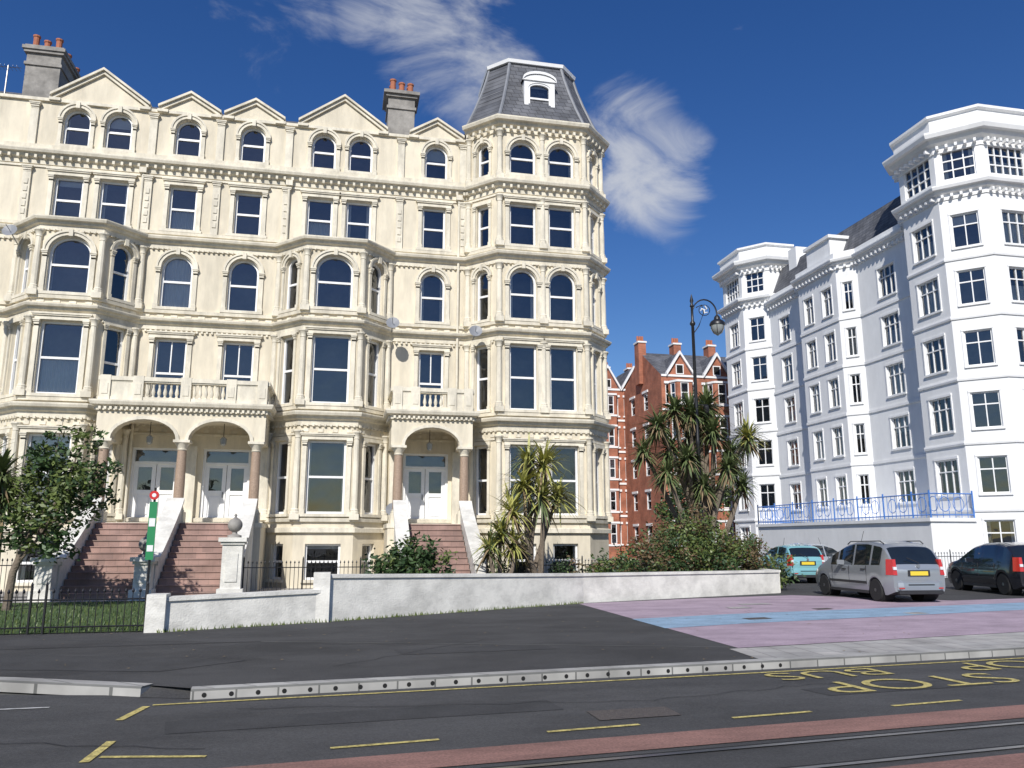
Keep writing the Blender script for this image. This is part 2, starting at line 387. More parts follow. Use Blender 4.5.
def seg(P,Q,z0,z1,ops):
    wall(T,P,Q,z0,z1,ops,STUC);T.frame(P,Q);dress(T,[o for o in ops if not(len(o)>5 and o[5]=='door')])
BT=13.15
for c in(-9.85,-.55):
    a,b,cc,d=(c-2.2,YW),(c-1.05,YB),(c+1.05,YB),(c+2.2,YW);L=math.hypot(1.15,1.2)
    seg(a,b,-.3,BT,stack(L/2,.72));seg(b,cc,-.3,BT,stack(1.05,1.38));seg(cc,d,-.3,BT,stack(L/2,.72))
    T.part('roof').poly([(a[0]+.0,YW,BT+.02),(b[0],YB,BT+.02),(cc[0],YB,BT+.02),(d[0],YW,BT+.02)],LEAD)
seg((-17,YW),(-12.05,YW),-.3,16.1,[(2.3,1.1,G0,G1,0),(2.3,1.1,F0,F1,0),(2.3,1.1,S0,S1,.55),(2.3,1.0,T0,T1,0)])
def X(a,x):return x-a
x0=-7.65
ops=[(X(x0,-6.62),1.7,2.27,5.0,0,'door'),(X(x0,-4.17),1.7,2.27,5.0,0,'door')]
for x in(-6.45,-4.02):ops+=[(X(x0,x),1.12,6.5,9.1,0,'sash3'),(X(x0,x),1.12,S0,S1,.56)]
seg((x0,YW),(-2.75,YW),-.3,BT,ops)
x0=1.65
seg((x0,YW),(4.7,YW),-.3,16.1,[(X(x0,3.2),1.75,2.27,5.0,0,'door'),(X(x0,3.33),1.0,6.5,9.1,0,'sash3'),(X(x0,3.33),1.0,S0,S1,.5),(X(x0,3.33),.95,T0,T1,0)])
x0=-12.05
ops=[(X(x0,x),1.0,T0,T1,0) for x in(-10.55,-8.95,-6.45,-4.02,-1.27,.27)]
seg((x0,YW),(1.65,YW),BT,16.1,ops)
x0=-17
at=[(X(x0,x),.95,A0,A1+.05,.475) for x in(-10.5,-9.0,-6.45,-4.0,-1.22,.26,3.38)]
wall(T,(x0,YW),(4.7,YW),16.1,18.3,at,STUC);T.frame((x0,YW),(4.7,YW))
for o in at:arch_dress(T,*o[:5],pw=.13)
L=math.hypot(1.15,1.2)
for P,Q in(((4.7,YW),(5.85,YB)),((9.45,YB),(10.6,YW))):seg(P,Q,-.3,18.8,stack(L/2,.62,5,False))
seg((5.85,YB),(9.45,YB),-.3,18.8,[q for u in(.98,2.62) for q in stack(u,1.1,5,True)])
wall(T,(10.6,YW),(10.6,36.5),-.3,18.8,[(2.5,1.,zb,zt,0) for zb,zt in((G0,G1),(F0,F1),(S0,S1),(T0,T1))],STUC)
wall(T,(10.6,36.5),(-17,36.5),-.3,18.3,[],STUC)
wall(T,(4.7,34.5),(4.7,YW),16.1,18.8,[],STUC)
def corner_cols(pts,floors):
    for (x,y) in pts:
        for z0,z1 in floors:
            T.part('columns').lathe((x,y-.04,z0),colprof(z1-z0,.115),TRIM,10)
            T.part('trim').bx(x-.17,x+.17,y-.21,y+.1,z0-.2,z0,TRIM)
FL=[(2.6,5.62),(6.75,9.4),(10.35,12.6)]
for c in(-9.85,-.55):corner_cols([(c-1.05,YB),(c+1.05,YB)],FL);corner_cols([(c-2.15,YW-.08),(c+2.15,YW-.08)],FL)
corner_cols([(5.85,YB),(9.45,YB)],FL+[(13.5,15.5),(16.4,18.35)]);corner_cols([(4.75,YW-.08),(10.55,YW-.08),(7.65,YB+.02)],FL+[(13.5,15.5),(16.4,18.35)])
T.frame((0,YW),(1,YW))
for x in(-12.0,-7.75,-5.24,-2.6,1.9,4.5):
    for z0,z1 in((13.3,15.5),(16.3,18.1)):
        T.box('trim',TRIM,x-.14,x+.14,0,.09,z0,z1);capital(T,x,z1,.26,d=.1)
    for q in range(5):
        T.box('trim',TRIM,x-.07,x+.07,.09,.12,13.6+q*.3,13.8+q*.3)
T.sweep('trim',TRIM,low,cornice(6.15,1.2));T.dentils('trim',TRIM,low,5.78,5.86,.0,.1,.08,.2)
T.sweep('trim',TRIM,low,cornice(9.72,1.0));T.dentils('trim',TRIM,low,9.34,9.42,.0,.08,.07,.18)
T.sweep('trim',TRIM,low,cornice(12.92,1.1));T.dentils('trim',TRIM,low,12.58,12.65,.0,.1,.07,.18)
T.sweep('trim',TRIM,top,cornice(15.98,1.25));T.dentils('trim',TRIM,top,15.80,15.93,.05,.24,.09,.3)
T.sweep('trim',TRIM,top,[(-.05,16.25),(.12,16.25),(.14,16.4),(-.05,16.44)])
for z in(2.42,6.5,10.16,13.28):
    p=low if z<13 else top
    T.sweep('trim',TRIM,p,[(-.05,z-.09),(.1,z-.09),(.12,z+.03),(-.05,z+.07)])
T.sweep('trim',TRIM,low,[(-.05,1.95),(.12,1.95),(.12,2.1),(-.05,2.16)])
for z in(5.5,15.55):T.sweep('trim',TRIM,low if z<13 else top,[(-.05,z-.04),(.05,z-.04),(.05,z+.04),(-.05,z+.04)])
T.sweep('trim',TRIM,towerp,cornice(18.72,1.4));T.dentils('trim',TRIM,towerp,18.38,18.52,.03,.26,.1,.3)
for i in range(len(low)-2):
    Ls=T.frame(low[i],low[i+1]);k=max(1,int(Ls/.45))
    for j in range(k):
        u=Ls*(j+.5)/k
        T.box('trim',TRIM,u-.1,u+.1,0,.03,5.58,5.7);T.box('trim',TRIM,u-.12,u+.12,0,.03,9.93,10.05)
def rake(a,b,th,d0,d1):
    (u0,z0),(u1,z1)=a,b
    q=[(u0,d0,z0),(u0,d1,z0),(u1,d1,z1),(u1,d0,z1),(u0,d0,z0+th),(u0,d1,z0+th),(u1,d1,z1+th),(u1,d0,z1+th)]
    T.part('trim').hexa([T.T(*x) for x in q],TRIM)
T.frame((0,YW),(1,YW))
def gable(c,hw,ze,za):
    T.poly('walls',STUC,[(c-hw,0,18.3),(c+hw,0,18.3),(c+hw,0,ze),(c,0,za),(c-hw,0,ze)])
    for s in(-1,1):
        rake((c+s*(hw+.12),ze-.06),(c,za-.0),.13,-.25,.10);rake((c+s*(hw+.18),ze+.05),(c,za+.14),.10,-.3,.19)
        T.poly('roof',SLATE,[(c+s*(hw+.1),-.25,ze+.02),(c,-.25,za+.06),(c,-4.3,za+.06),(c+s*(hw+.1),-4.3,ze+.02)])
        T.box('trim',TRIM,c+s*hw-.2,c+s*hw+.2,-.2,.17,ze-.14,ze-.03)
gable(-9.72,1.62,18.4,19.6);gable(-6.45,1.0,18.38,19.0);gable(-3.98,1.0,18.38,19.0);gable(-.48,1.62,18.4,19.6);gable(3.38,.98,18.38,19.0)
T.box('trim',TRIM,-17,4.7,-.2,.1,18.22,18.34)
T.part('roof').poly([(-17,31.5,18.32),(4.8,31.5,18.32),(4.8,34.6,20.3),(-17,34.6,20.3)],SLATE)
T.part('roof').poly([(-17,36.5,18.32),(4.8,36.5,18.32),(4.8,34.6,20.3),(-17,34.6,20.3)],SLATE)
base=[(4.72,31.2),(5.87,30.02),(9.43,30.02),(10.58,31.2),(10.58,34.6),(9.4,35.8),(5.9,35.8),(4.72,34.6)]
cx,cy=7.65,32.9
def ring(k,z):return [(cx+(x-cx)*k,cy+(y-cy)*k,z) for x,y in base]
levels=[(1.03,18.98),(.9,19.9),(.79,20.8),(.71,21.55),(.655,22.2)]
rp=T.part('roof')
rings=[ring(*l) for l in levels]
for a,b in zip(rings,rings[1:]):
    for k in range(8):rp.poly([a[k],a[(k+1)%8],b[(k+1)%8],b[k]],SLATE)
rp.poly(rings[0],LEAD)
for k in range(8):rp.tube([r[k] for r in rings],.075,LEAD,6)
t0=ring(.69,22.2);t1=ring(.7,22.35);t2=ring(.66,22.43)
rp.poly(t0,FRAME);[rp.poly([t0[k],t0[(k+1)%8],t1[(k+1)%8],t1[k]],FRAME) for k in range(8)];[rp.poly([t1[k],t1[(k+1)%8],t2[(k+1)%8],t2[k]],LEAD) for k in range(8)];rp.poly(t2,LEAD)
yd=30.3
wall(T,(6.98,yd),(8.32,yd),19.15,21.05,[(.67,.98,19.5,20.95,.25)],FRAME,dep=.1,part='dormer')
D=T.part('dormer')
D.poly([(6.98,yd,19.1),(6.98,yd+1.9,19.1),(6.98,yd+1.9,21.05),(6.98,yd,21.05)],FRAME);D.poly([(8.32,yd,19.1),(8.32,yd+1.9,19.1),(8.32,yd+1.9,21.05),(8.32,yd,21.05)],FRAME)
n=10;arc=[(7.65+.74*math.cos(math.pi*k/n),21.05+.36*math.sin(math.pi*k/n)) for k in range(n+1)]
D.poly([(x,yd-.03,z) for x,z in arc],FRAME)
for a,b in zip(arc,arc[1:]):D.poly([(a[0],yd-.08,a[1]+.05),(b[0],yd-.08,b[1]+.05),(b[0],yd+2,b[1]+.05),(a[0],yd+2,a[1]+.05)],LEAD);D.poly([(a[0],yd-.08,a[1]+.05),(b[0],yd-.08,b[1]+.05),(b[0],yd-.08,b[1]-.07),(a[0],yd-.08,a[1]-.07)],FRAME)
D.bx(6.9,8.4,yd-.06,yd+.02,21.02,21.07,FRAME)
D.bx(6.88,8.42,yd-.14,yd+.05,19.06,19.15,FRAME)
def chimney(x0,x1,y0,y1,z0,z1,pots,capk=.16):
    c=T.part('chimneys');c.bx(x0,x1,y0,y1,z0,z1,CHIM)
    for i,(e,za,zb) in enumerate(((.06,z1-.55,z1-.42),(.10,z1,z1+.12),(capk,z1+.12,z1+.26),(.08,z1+.26,z1+.34))):
        c.bx(x0-e,x1+e,y0-e,y1+e,za,zb,CHIM)
    c.bx(x0-.08,x1+.08,y0-.08,y1+.08,z0,z0+1.1,CHIM)
    for i in range(pots):
        for j in range(3):
            x=x0+(x1-x0)*(i+.5)/pots;y=y0+.2+(y1-y0-.4)*j/2;h=R.uniform(.35,.6)
            c.lathe((x,y,z1+.34),[(.15,0),(.12,.1),(.12,h-.1),(.15,h-.06),(.15,h),(.1,h)],POT,10)
chimney(-13.35,-12.05,33.2,35.8,18,21.4,3);chimney(1.35,2.5,32.3,33.5,18,20.7,3,.2)
ae=T.part('aerials')
for x,y,z in((-13.9,33,19.6),(9.9,34.5,21.2)):
    ae.tube([(x,y,z-1.5),(x,y,z+1.0)],.025,STEEL,5);ae.tube([(x-.7,y,z+.9),(x+.5,y,z+.95)],.015,STEEL,4)
    for k in range(8):ae.tube([(x-.65+k*.15,y-.22,z+.91),(x-.65+k*.15,y+.22,z+.91)],.009,STEEL,4)
def balustrade(B,P,Q,z,h,posts,solid=()):
    L=B.frame(P,Q)
    B.box('porch',TRIM,-.05,L+.05,-.13,.13,z,z+.12);B.box('porch',TRIM,-.08,L+.08,-.15,.15,z+h-.14,z+h)
    B.box('porch',TRIM,-.05,L+.05,-.11,.11,z+h-.19,z+h-.14)
    for u in posts:B.box('porch',TRIM,u-.17,u+.17,-.17,.17,z,z+h+.03);B.box('porch',TRIM,u-.1,u+.1,.17,.19,z+.2,z+h-.25)
    k=int(L/.19);hb=h-.31
    for j in range(k):
        u=(j+.5)*L/k
        if any(abs(u-p)<.24 for p in posts):continue
        if any(a<u<b for a,b in solid):continue
        x,y,_=B.T(u,0,0)
        B.part('balusters').lathe((x,y,z+.12),[(.06,0),(.06,.03),(.035,.06),(.07,hb*.35),(.055,hb*.5),(.03,hb*.75),(.05,hb*.9),(.06,hb)],TRIM,8)
    for a,b in solid:B.box('porch',TRIM,a,b,-.1,.1,z+.1,z+h-.18)
def porch(xs,yf=29.15):
    xa,xb=xs[0],xs[-1]
    M=T.part('porch')
    M.bx(xa-.35,xb+.35,28.75,YW-.01,-.3,2.25,STUC)
    M.bx(xa-.38,xb+.38,28.72,YW-.02,2.1,2.254,TRIM)
    for x in xs:
        for y in(yf+.15,):
            M.bx(x-.24,x+.24,y-.24,y+.24,2.25,2.62,TRIM)
            T.part('columns').lathe((x,y,2.62),[(.22,0),(.22,.06),(.19,.09),(.2,.14)],TRIM,14)
            T.part('columns').lathe((x,y,2.76),[(.17,0),(.172,.8),(.15,1.95)],GRAN,14)
            T.part('columns').lathe((x,y,4.71),[(.16,0),(.18,.03),(.15,.05),(.18,.14),(.25,.24),(.26,.26)],TRIM,14)
            M.bx(x-.27,x+.27,y-.27,y+.27,4.97,5.06,TRIM)
        M.bx(x-.2,x+.2,YW-.2,YW-.005,2.25,5.06,TRIM)
    ops=[];fx=xa-.28
    for a,b in zip(xs,xs[1:]):ops.append(((a+b)/2-fx,b-a-.44,5.06,5.72,.6,'open'))
    wall(T,(fx,yf-.02),(xb+.28,yf-.02),5.06,5.9,ops,STUC,dep=.36,part='porch')
    T.frame((fx,yf-.02),(xb+.28,yf-.02))
    for o in ops:
        uc,w,zb,zt,r=o[:5];n=14
        for k in range(n):
            a,b=math.pi*k/n,math.pi*(k+1)/n
            P=lambda t,rr,q:(uc+(w/2+rr)*math.cos(t),q,zb+(r+.06+rr)*math.sin(t))
            q=[P(a,.02,0),P(a,.13,0),P(b,.13,0),P(b,.02,0),P(a,.02,.06),P(a,.13,.06),P(b,.13,.06),P(b,.02,.06)]
            M.hexa([T.T(*z) for z in q],TRIM)
    M.bx(xa-.27,xa+.1,yf+.35,YW-.01,5.06,5.9,STUC);M.bx(xb-.1,xb+.27,yf+.35,YW-.01,5.06,5.9,STUC)
    M.bx(xa-.275,xb+.275,yf,YW-.012,5.85,6.02,STUC)
    pp=[(xa-.28,YW-.1),(xa-.28,yf-.02),(xb+.28,yf-.02),(xb+.28,YW-.1)]
    T.sweep('porch',TRIM,pp,[(-.3,6.02),(.04,6.02),(.06,6.15),(.2,6.2),(.24,6.3),(.24,6.36),(-.3,6.38)])
    T.dentils('porch',TRIM,pp,6.04,6.14,.03,.13,.08,.17)
    # lantern hanging under the porch
    for a,b in zip(xs,xs[1:]):
        x=(a+b)/2;T.part('porch_lamps').tube([(x,yf+.9,5.85),(x,yf+.9,5.3)],.012,IRON,4);T.part('porch_lamps').lathe((x,yf+.9,4.98),[(.03,0),(.1,.06),(.12,.26),(.04,.33)],LGLASS,8)
porch([-7.9,-5.41,-2.96])
balustrade(T,(-8.1,29.2),(-2.75,29.2),6.38,.82,[0.1,1.15,2.7,4.2,5.25],[(0.2,1.1),(4.3,5.2)])
balustrade(T,(-8.1,31.0),(-8.1,29.2),6.38,.82,[]);balustrade(T,(-2.75,29.2),(-2.75,31.0),6.38,.82,[])
porch([2.0,4.42])
balustrade(T,(1.8,29.2),(4.62,29.2),6.38,.82,[.1,.75,2.1,2.72],[(0.15,.7),(2.2,2.7)])
balustrade(T,(1.8,31.0),(1.8,29.2),6.38,.82,[]);balustrade(T,(4.62,29.2),(4.62,31.0),6.38,.82,[])
def stairs(x0,x1,ytop,n=12,rise=.185,tr=.28):
    S=T.part('entrance_steps')
    for k in range(n):
        zt=2.25-rise*k-.02;y1=ytop-tr*k
        S.bx(x0,x1,y1-tr,y1,-.2,zt-.03,STEP);S.bx(x0,x1,y1-tr-.03,y1,zt-.03,zt,STEP)
    return ytop-tr*n
def flank(x,ytop,yend,w=.17):
    S=T.part('stair_walls');z0,z1=2.95,.95
    n=10;prev=None
    for k in range(n+1):
        t=k/n;y=ytop+(yend-ytop)*t;z=z0+(z1-z0)*(t**.85)
        if prev:
            S.hexa([(x-w,prev[0],-.2),(x+w,prev[0],-.2),(x+w,y,-.2),(x-w,y,-.2),(x-w,prev[0],prev[1]),(x+w,prev[0],prev[1]),(x+w,y,z),(x-w,y,z)],WALLW)
            S.hexa([(x-w-.06,prev[0],prev[1]),(x+w+.06,prev[0],prev[1]),(x+w+.06,y,z),(x-w-.06,y,z),(x-w-.06,prev[0],prev[1]+.12),(x+w+.06,prev[0],prev[1]+.12),(x+w+.06,y,z+.12),(x-w-.06,y,z+.12)],WALLW)
        prev=(y,z)
for (a,b) in((-7.7,-5.65),(-5.15,-3.2)):ye=stairs(a,b,28.75)
for x,w in((-7.9,.17),(-5.4,.22),(-3.0,.17)):flank(x,28.8,ye+.1,w)
ye2=stairs(2.25,4.2,28.75)
for x in(2.05,4.4):flank(x,28.8,ye2+.1)
pi_=T.part('pipes')
for x,z0,z1 in((-7.5,2.3,6),(4.35,6.4,15.6),(-2.5,6.4,15.6),(-7.95,9.9,15.6)):
    pi_.tube([(x,31.08,z0),(x,31.08,z1)],.05,TRIM,8)
    pi_.bx(x-.13,x+.13,30.96,31.19,z1-.02,z1+.2,TRIM)
for x,y,z in((-12.0,30.6,12.6),(1.7,30.4,9.9),(4.9,30.2,9.7),(-12.2,30.4,9.9),(1.9,30.5,2.8)):
    dsh=T.part('satellite_dishes');n=12
    c=Vector((x,y-.35,z));nrm=Vector((-.1,-.9,.35)).normalized();u=nrm.cross(Vector((0,0,1))).normalized();w=nrm.cross(u)
    rim=[c+u*.26*math.cos(2*math.pi*k/n)+w*.26*math.sin(2*math.pi*k/n) for k in range(n)]
    for k in range(n):dsh.poly([c-nrm*.07,rim[k],rim[(k+1)%n]],LEAD)
    dsh.tube([c-nrm*.07,(x,y+.4,z-.2)],.02,LEAD,5);dsh.tube([c-nrm*.05,c+nrm*.3],.012,LEAD,5)
T.finish({'columns':35,'balusters':40,'pipes':40})
def pier(name,x,y,h,w=.28):
    p=MB();p.bx(x-w-.08,x+w+.08,y-w-.08,y+w+.08,-.1,.3,WALLW);p.bx(x-w,x+w,y-w,y+w,.3,h-.2,WALLW)
    p.bx(x-w-.05,x+w+.05,y-w-.05,y+w+.05,h-.2,h-.12,WALLW);p.bx(x-w-.11,x+w+.11,y-w-.11,y+w+.11,h-.12,h,WALLW)
    p.bx(x-w*.6,x+w*.6,y-w-.03,y-w,.5,h-.45,WALLW)
    pr=[(.2,0),(.2,.06),(.08,.1),(.07,.16)]+[(.21*math.sin(math.pi*k/10),.36-.21*math.cos(math.pi*k/10)) for k in range(2,10)]+[(.03,.6),(.04,.64),(.01,.7)]
    p.lathe((x,y,h),pr,CHIM,14);p.obj(name,None,40)
pier('gate_pier',-3.0,25.1,1.75);pier('gate_pier.001',-7.95,25.1,1.2,.22);pier('gate_pier.002',-5.4,25.1,1.2,.22)
# ------------------------------------------------------------------ white apartment building
W=Bld('white_apartment_building')
def wseg(P,Q,z0,z1,cols,rows,style='pane',m=WHITEP):
    L=math.hypot(*sub(P,Q));ops=[]
    for u,w in cols:
        for zc in rows:ops.append((u*L,w,zc-.88,zc+.87,0,style))
    wall(W,P,Q,z0,z1,ops,m,dep=.14);W.frame(P,Q)
    for o in ops:
        uc,w,zb,zt=o[:4];e=w/2+.1
        W.box('trim',WHITEP,uc-e,uc+e,0,.08,zb-.1,zb-.003)
        W.box('trim',WHITEP,uc-e,uc-e+.08,0,.035,zb,zt);W.box('trim',WHITEP,uc+e-.08,uc+e,0,.035,zb,zt);W.box('trim',WHITEP,uc-e,uc+e,0,.05,zt+.01,zt+.13)
rows=[1.75,4.75,7.87,10.95,14.07,17.05]
nt_=[(30.3,36.6),(29.5,35.9),(29.5,33.2),(31.0,31.7),(34.0,31.7),(35.5,33.2),(35.5,38)]
ZC=22.05
for P,Q in zip(nt_,nt_[1:]):
    L=math.hypot(*sub(P,Q))
    c=[] if L<1.3 else ([(.5,1.2)] if L<2.4 else [(.5,1.45)])
    wseg(P,Q,-.3,19.2,c,rows)
    wall(W,P,Q,19.2,ZC,[] if L<1.3 else [(L/2,L*.72,19.85,21.45,0,'lantern')],WHITEP,dep=.14)
wseg((35.5,33.6),(50,33.6),-.3,19.2,[(.15,1.4),(.35,1.4)],rows)
mid=[(30.3,51.5),(30.3,47.3),(29.5,46.4),(29.5,42.2),(30.3,41.2),(30.3,36.6)]
mr=[4.6,7.6,10.6,13.5,16.4]
wseg(mid[0],mid[1],-.3,19,[(.45,1.2)],mr);wseg(mid[1],mid[2],-.3,19,[(.5,.55)],mr);wseg(mid[2],mid[3],-.3,19,[(.26,.95),(.74,.95)],mr);wseg(mid[3],mid[4],-.3,19,[(.5,.55)],mr);wseg(mid[4],mid[5],-.3,19,[(.55,1.4)],mr)
ft=[(31,57.2),(29,56),(29,53),(30.3,51.5),(32.5,51.5)]
wseg(ft[0],ft[1],-.3,19.2,[],rows);wseg(ft[1],ft[2],-.3,19.2,[(.5,1.3)],rows);wseg(ft[2],ft[3],-.3,19.2,[(.5,1.1)],rows)
wseg(ft[3],ft[4],18,ZC,[],[])
for P,Q in zip(ft[:4],ft[1:4]):
    L=math.hypot(*sub(P,Q));wall(W,P,Q,19.2,ZC,[(L/2,L*.7,19.85,21.45,0,'lantern')],WHITEP,dep=.14)
for tp in(nt_,ft):
    W.sweep('trim',WHITEP,tp,cornice(19.25,1.7));W.dentils('trim',WHITEP,tp,18.85,19.0,.05,.3,.12,.36)
    W.sweep('trim',WHITEP,tp,cornice(ZC,2.4));W.dentils('trim',WHITEP,tp,ZC-.55,ZC-.38,.0,.36,.12,.36)
    W.sweep('trim',WHITEP,tp,[(-.5,ZC+.3),(.12,ZC+.3),(.12,ZC+1.2),(.28,ZC+1.28),(.28,ZC+1.42),(-.5,ZC+1.46)])
    for z in(3.1,6.3,9.45,12.55,15.6):W.sweep('trim',WHITEP,tp,[(-.05,z-.09),(.06,z-.09),(.08,z),(.06,z+.09),(-.05,z+.09)])
W.part('roof').poly([(x,y,ZC+1.35) for x,y in nt_],LEAD);W.part('roof').poly([(x,y,ZC+1.35) for x,y in ft[:4]]+[(33,53,ZC+1.35),(33,57,ZC+1.35)],LEAD)
W.sweep('trim',WHITEP,mid,cornice(18.6,1.5));W.dentils('trim',WHITEP,mid,18.2,18.36,.05,.27,.12,.36)
for z in(3.0,6.1,9.1,12.05,15.0):W.sweep('trim',WHITEP,mid,[(-.05,z-.08),(.06,z-.08),(.06,z+.08),(-.05,z+.08)])
W.sweep('trim',WHITEP,mid,[(-.3,18.85),(.1,18.85),(.1,19.25),(-.3,19.25)])
rf=W.part('roof')
rf.poly([(30.4,36.6,19.0),(30.4,51.5,19.0),(31.5,51.5,21.6),(31.5,36.6,21.6)],SLATE);rf.poly([(31.5,36.6,21.6),(31.5,51.5,21.6),(36,51.5,21.9),(36,36.6,21.9)],LEAD)
rf.bx(29.8,31.5,43.0,45.6,19.2,20.6,WHITEP);rf.bx(29.65,31.6,42.85,45.75,20.6,20.8,WHITEP)
rf.bx(31.2,33,49.0,50.0,20,22.4,WHITEP)
wk=W.part('walls');wk.bx(33,50,38,57.3,-.3,19,WHITEP)
wk.bx(27.0,30.25,33.0,49.0,-.3,2.55,WHITEP);wk.bx(26.9,29.45,32.9,49.1,2.55,2.72,WHITEP)
W.finish()
rl=MB()
for P,Q in(((27.05,49.0),(27.05,33.0)),((27.05,33.0),(29.4,33.0)),((27.05,49.0),(29.4,49.0))):
    L=math.hypot(*sub(P,Q));k=int(L/.30);dx,dy=sub(P,Q);tx_,ty_=dx/L,dy/L
    for z in(2.86,3.85):rl.tube([(P[0],P[1],z),(Q[0],Q[1],z)],.03,BLUEI,4)
    for j in range(k+1):
        t=j/k;x,y=P[0]+dx*t,P[1]+dy*t;big=j%7==0
        rl.tube([(x,y,2.72),(x,y,3.85+(.15 if big else 0))],.04 if big else .015,BLUEI,5)
        if big and j<k:
            s_=L/k*7;m_=s_/2
            for c0 in(m_-.38,m_+.38):
                rl.tube([(x+tx_*(c0+.3*math.cos(a*math.pi/8)),y+ty_*(c0+.3*math.cos(a*math.pi/8)),3.36+.34*math.sin(a*math.pi/8)) for a in range(17)],.02,BLUEI,4)
rl.obj('blue_balcony_railing')
# ------------------------------------------------------------------ brick houses
def brick_house(name,x0,x1,y,ze,za,nb,depth=9,floors=5,main=0,gk=.42):
    B=Bld(name);Wd=x1-x0
    fw=Wd/nb;fh=(ze-1)/floors
    ops=[]
    for i in range(nb):
        for f in range(floors):
            for s in(-.33,.33):ops.append(((i+.5+s)*fw,fw*.13,1.4+f*fh,1.4+f*fh+fh*.6,0,'sash'))
    wall(B,(x0,y),(x1,y),-.3,ze,ops,BRICK,dep=.12)
    B.frame((x0,y),(x1,y))
    for o in ops:
        u,w,zb,zt=o[:4];B.box('trim',FRAME,u-w/2-.12,u+w/2+.12,0,.1,zt,zt+.2);B.box('trim',FRAME,u-w/2-.12,u+w/2+.12,0,.12,zb-.14,zb-.003)
    for f in range(1,floors+1):B.box('trim',FRAME,0,Wd,0,.08,.75+f*fh+.12,.75+f*fh+.3)
    for i in range(nb):
        c=x0+(i+.5)*fw;h=fw*.2
        pts=[(c-h-.4,y),(c-h,y-.9),(c+h,y-.9),(c+h+.4,y)]
        for a,b in zip(pts,pts[1:]):
            L=math.hypot(*sub(a,b));wall(B,a,b,-.3,ze-.6,[(L/2,L*.55,1.4+f*fh,1.4+f*fh+fh*.6,0,'sash') for f in range(floors)],BRICK,dep=.1)
            for f in range(floors):
                B.box('trim',FRAME,0,L,0,.06,1.2+f*fh,1.37+f*fh);B.box('trim',FRAME,0,L,0,.06,1.43+f*fh+fh*.6,1.6+f*fh+fh*.6)
        B.part('roof').poly([(p[0],p[1],ze-.6) for p in pts],SLATE)
    for P,Q in(((x0,y+depth),(x0,y)),((x1,y),(x1,y+depth))):
        wall(B,P,Q,-.3,ze,[(depth*t,1.,1.4+f*fh,1.4+f*fh+1.5,0) for f in range(floors) for t in(.25,.6)],BRICK,dep=.12)
        for f in range(floors):
            for t in(.25,.6):B.box('trim',FRAME,depth*t-.65,depth*t+.65,0,.08,2.92+f*fh,3.12+f*fh)
    B.frame((x0,y),(x1,y))
    for i in range(nb):
        c=(i+.5)*fw;hw=fw*gk
        B.poly('walls',BRICK,[(c-hw,.02,ze),(c+hw,.02,ze),(c,.02,za)])
        B.box('window_frames',FRAME,c-.35,c+.35,.03,.06,ze+.1,ze+.95)
        B.box('glass',DARK,c-.27,c+.27,.055,.065,ze+.18,ze+.87)
        for s in(-1,1):
            q=[(c+s*(hw+.15),-.1,ze-.1),(c+s*(hw+.15),.25,ze-.1),(c,.25,za),(c,-.1,za),(c+s*(hw+.15),-.1,ze+.2),(c+s*(hw+.15),.25,ze+.2),(c,.25,za+.3),(c,-.1,za+.3)]
            B.part('trim').hexa([B.T(*z) for z in q],FRAME)
            B.poly('roof',SLATE,[(c+s*hw,-.1,ze+.1),(c,-.1,za+.2),(c,-depth/2,za+.2),(c+s*hw,-depth/2,ze+.1)])
    for i in range(nb+1):
        c=i*fw
        B.box('chimneys',BRICK,c-.35,c+.35,-depth/2-.5,-depth/2+.5,ze,za+main+1.1);B.box('chimneys',FRAME,c-.42,c+.42,-depth/2-.57,-depth/2+.57,za+main+.9,za+main+1.05)
        for j in range(3):
            x,y2,_=B.T(c-.22+j*.22,-depth/2,0);B.part('chimneys').lathe((x,y2,za+main+1.1),[(.12,0),(.1,.5)],POT,8)
    zr_=za+.1+main
    B.poly('roof',SLATE,[(0,0,ze),(Wd,0,ze),(Wd,-depth/2,zr_),(0,-depth/2,zr_)]);B.poly('roof',SLATE,[(0,-depth,ze),(Wd,-depth,ze),(Wd,-depth/2,zr_),(0,-depth/2,zr_)])
    for u in(0,Wd):B.poly('walls',BRICK,[(u,0,ze),(u,-depth,ze),(u,-depth/2,zr_)])
    B.finish()
brick_house('red_brick_house',17.5,27.9,70,15.6,17.6,4)
brick_house('red_brick_house.001',25.6,35.6,61,15.2,17.0,3,main=1.0,gk=.33)
# ------------------------------------------------------------------ ground
def sheet(name,pts,z,m):
    b=MB();b.poly([(x,y,z) for x,y in pts],m);return b.obj(name)
sheet('ground',[(-500,-500),(500,-500),(500,700),(-500,700)],-.14,GROUND)
sheet('road',[(-60,-30),(80,-30),(80,18.2),(6.3,10.95),(-2,10.4),(-60,24)],-.1,ASPH)
kf=[(-1.56,10.03),(6.26,10.72),(10.55,11.14),(60,16.0)]
lk=[(-30,21.),(-10,13.4),(-5.5,11.75),(-3.89,11.15),(-2.15,10.34)]
land=[(-60,36)]+[(-30,21.2),(-10,13.55),(-5.5,11.9),(-3.89,11.3),(-2.1,10.5),(-1.6,10.2)]+[(6.26,10.88),(10.55,11.3),(60,16.2),(90,40),(90,120),(-60,120)]
sheet('apron_pavement',land,0,ASPH2)
b=MB();b.poly([(-2.15,10.3,-.096),(-1.5,10.08,-.096),(-1.5,10.35,.003),(-2.1,10.6,.003)],ASPH2);b.obj('dropped_kerb')
sheet('asphalt_repair_patch',[(-6,12.6),(-2.2,11.5),(-1.2,12.3),(-5,13.8)],.004,PATCH)
sheet('asphalt_repair_patch.001',[(1.0,12.4),(3.4,12.6),(3.3,13.3),(.9,13.0)],.004,PATCH)
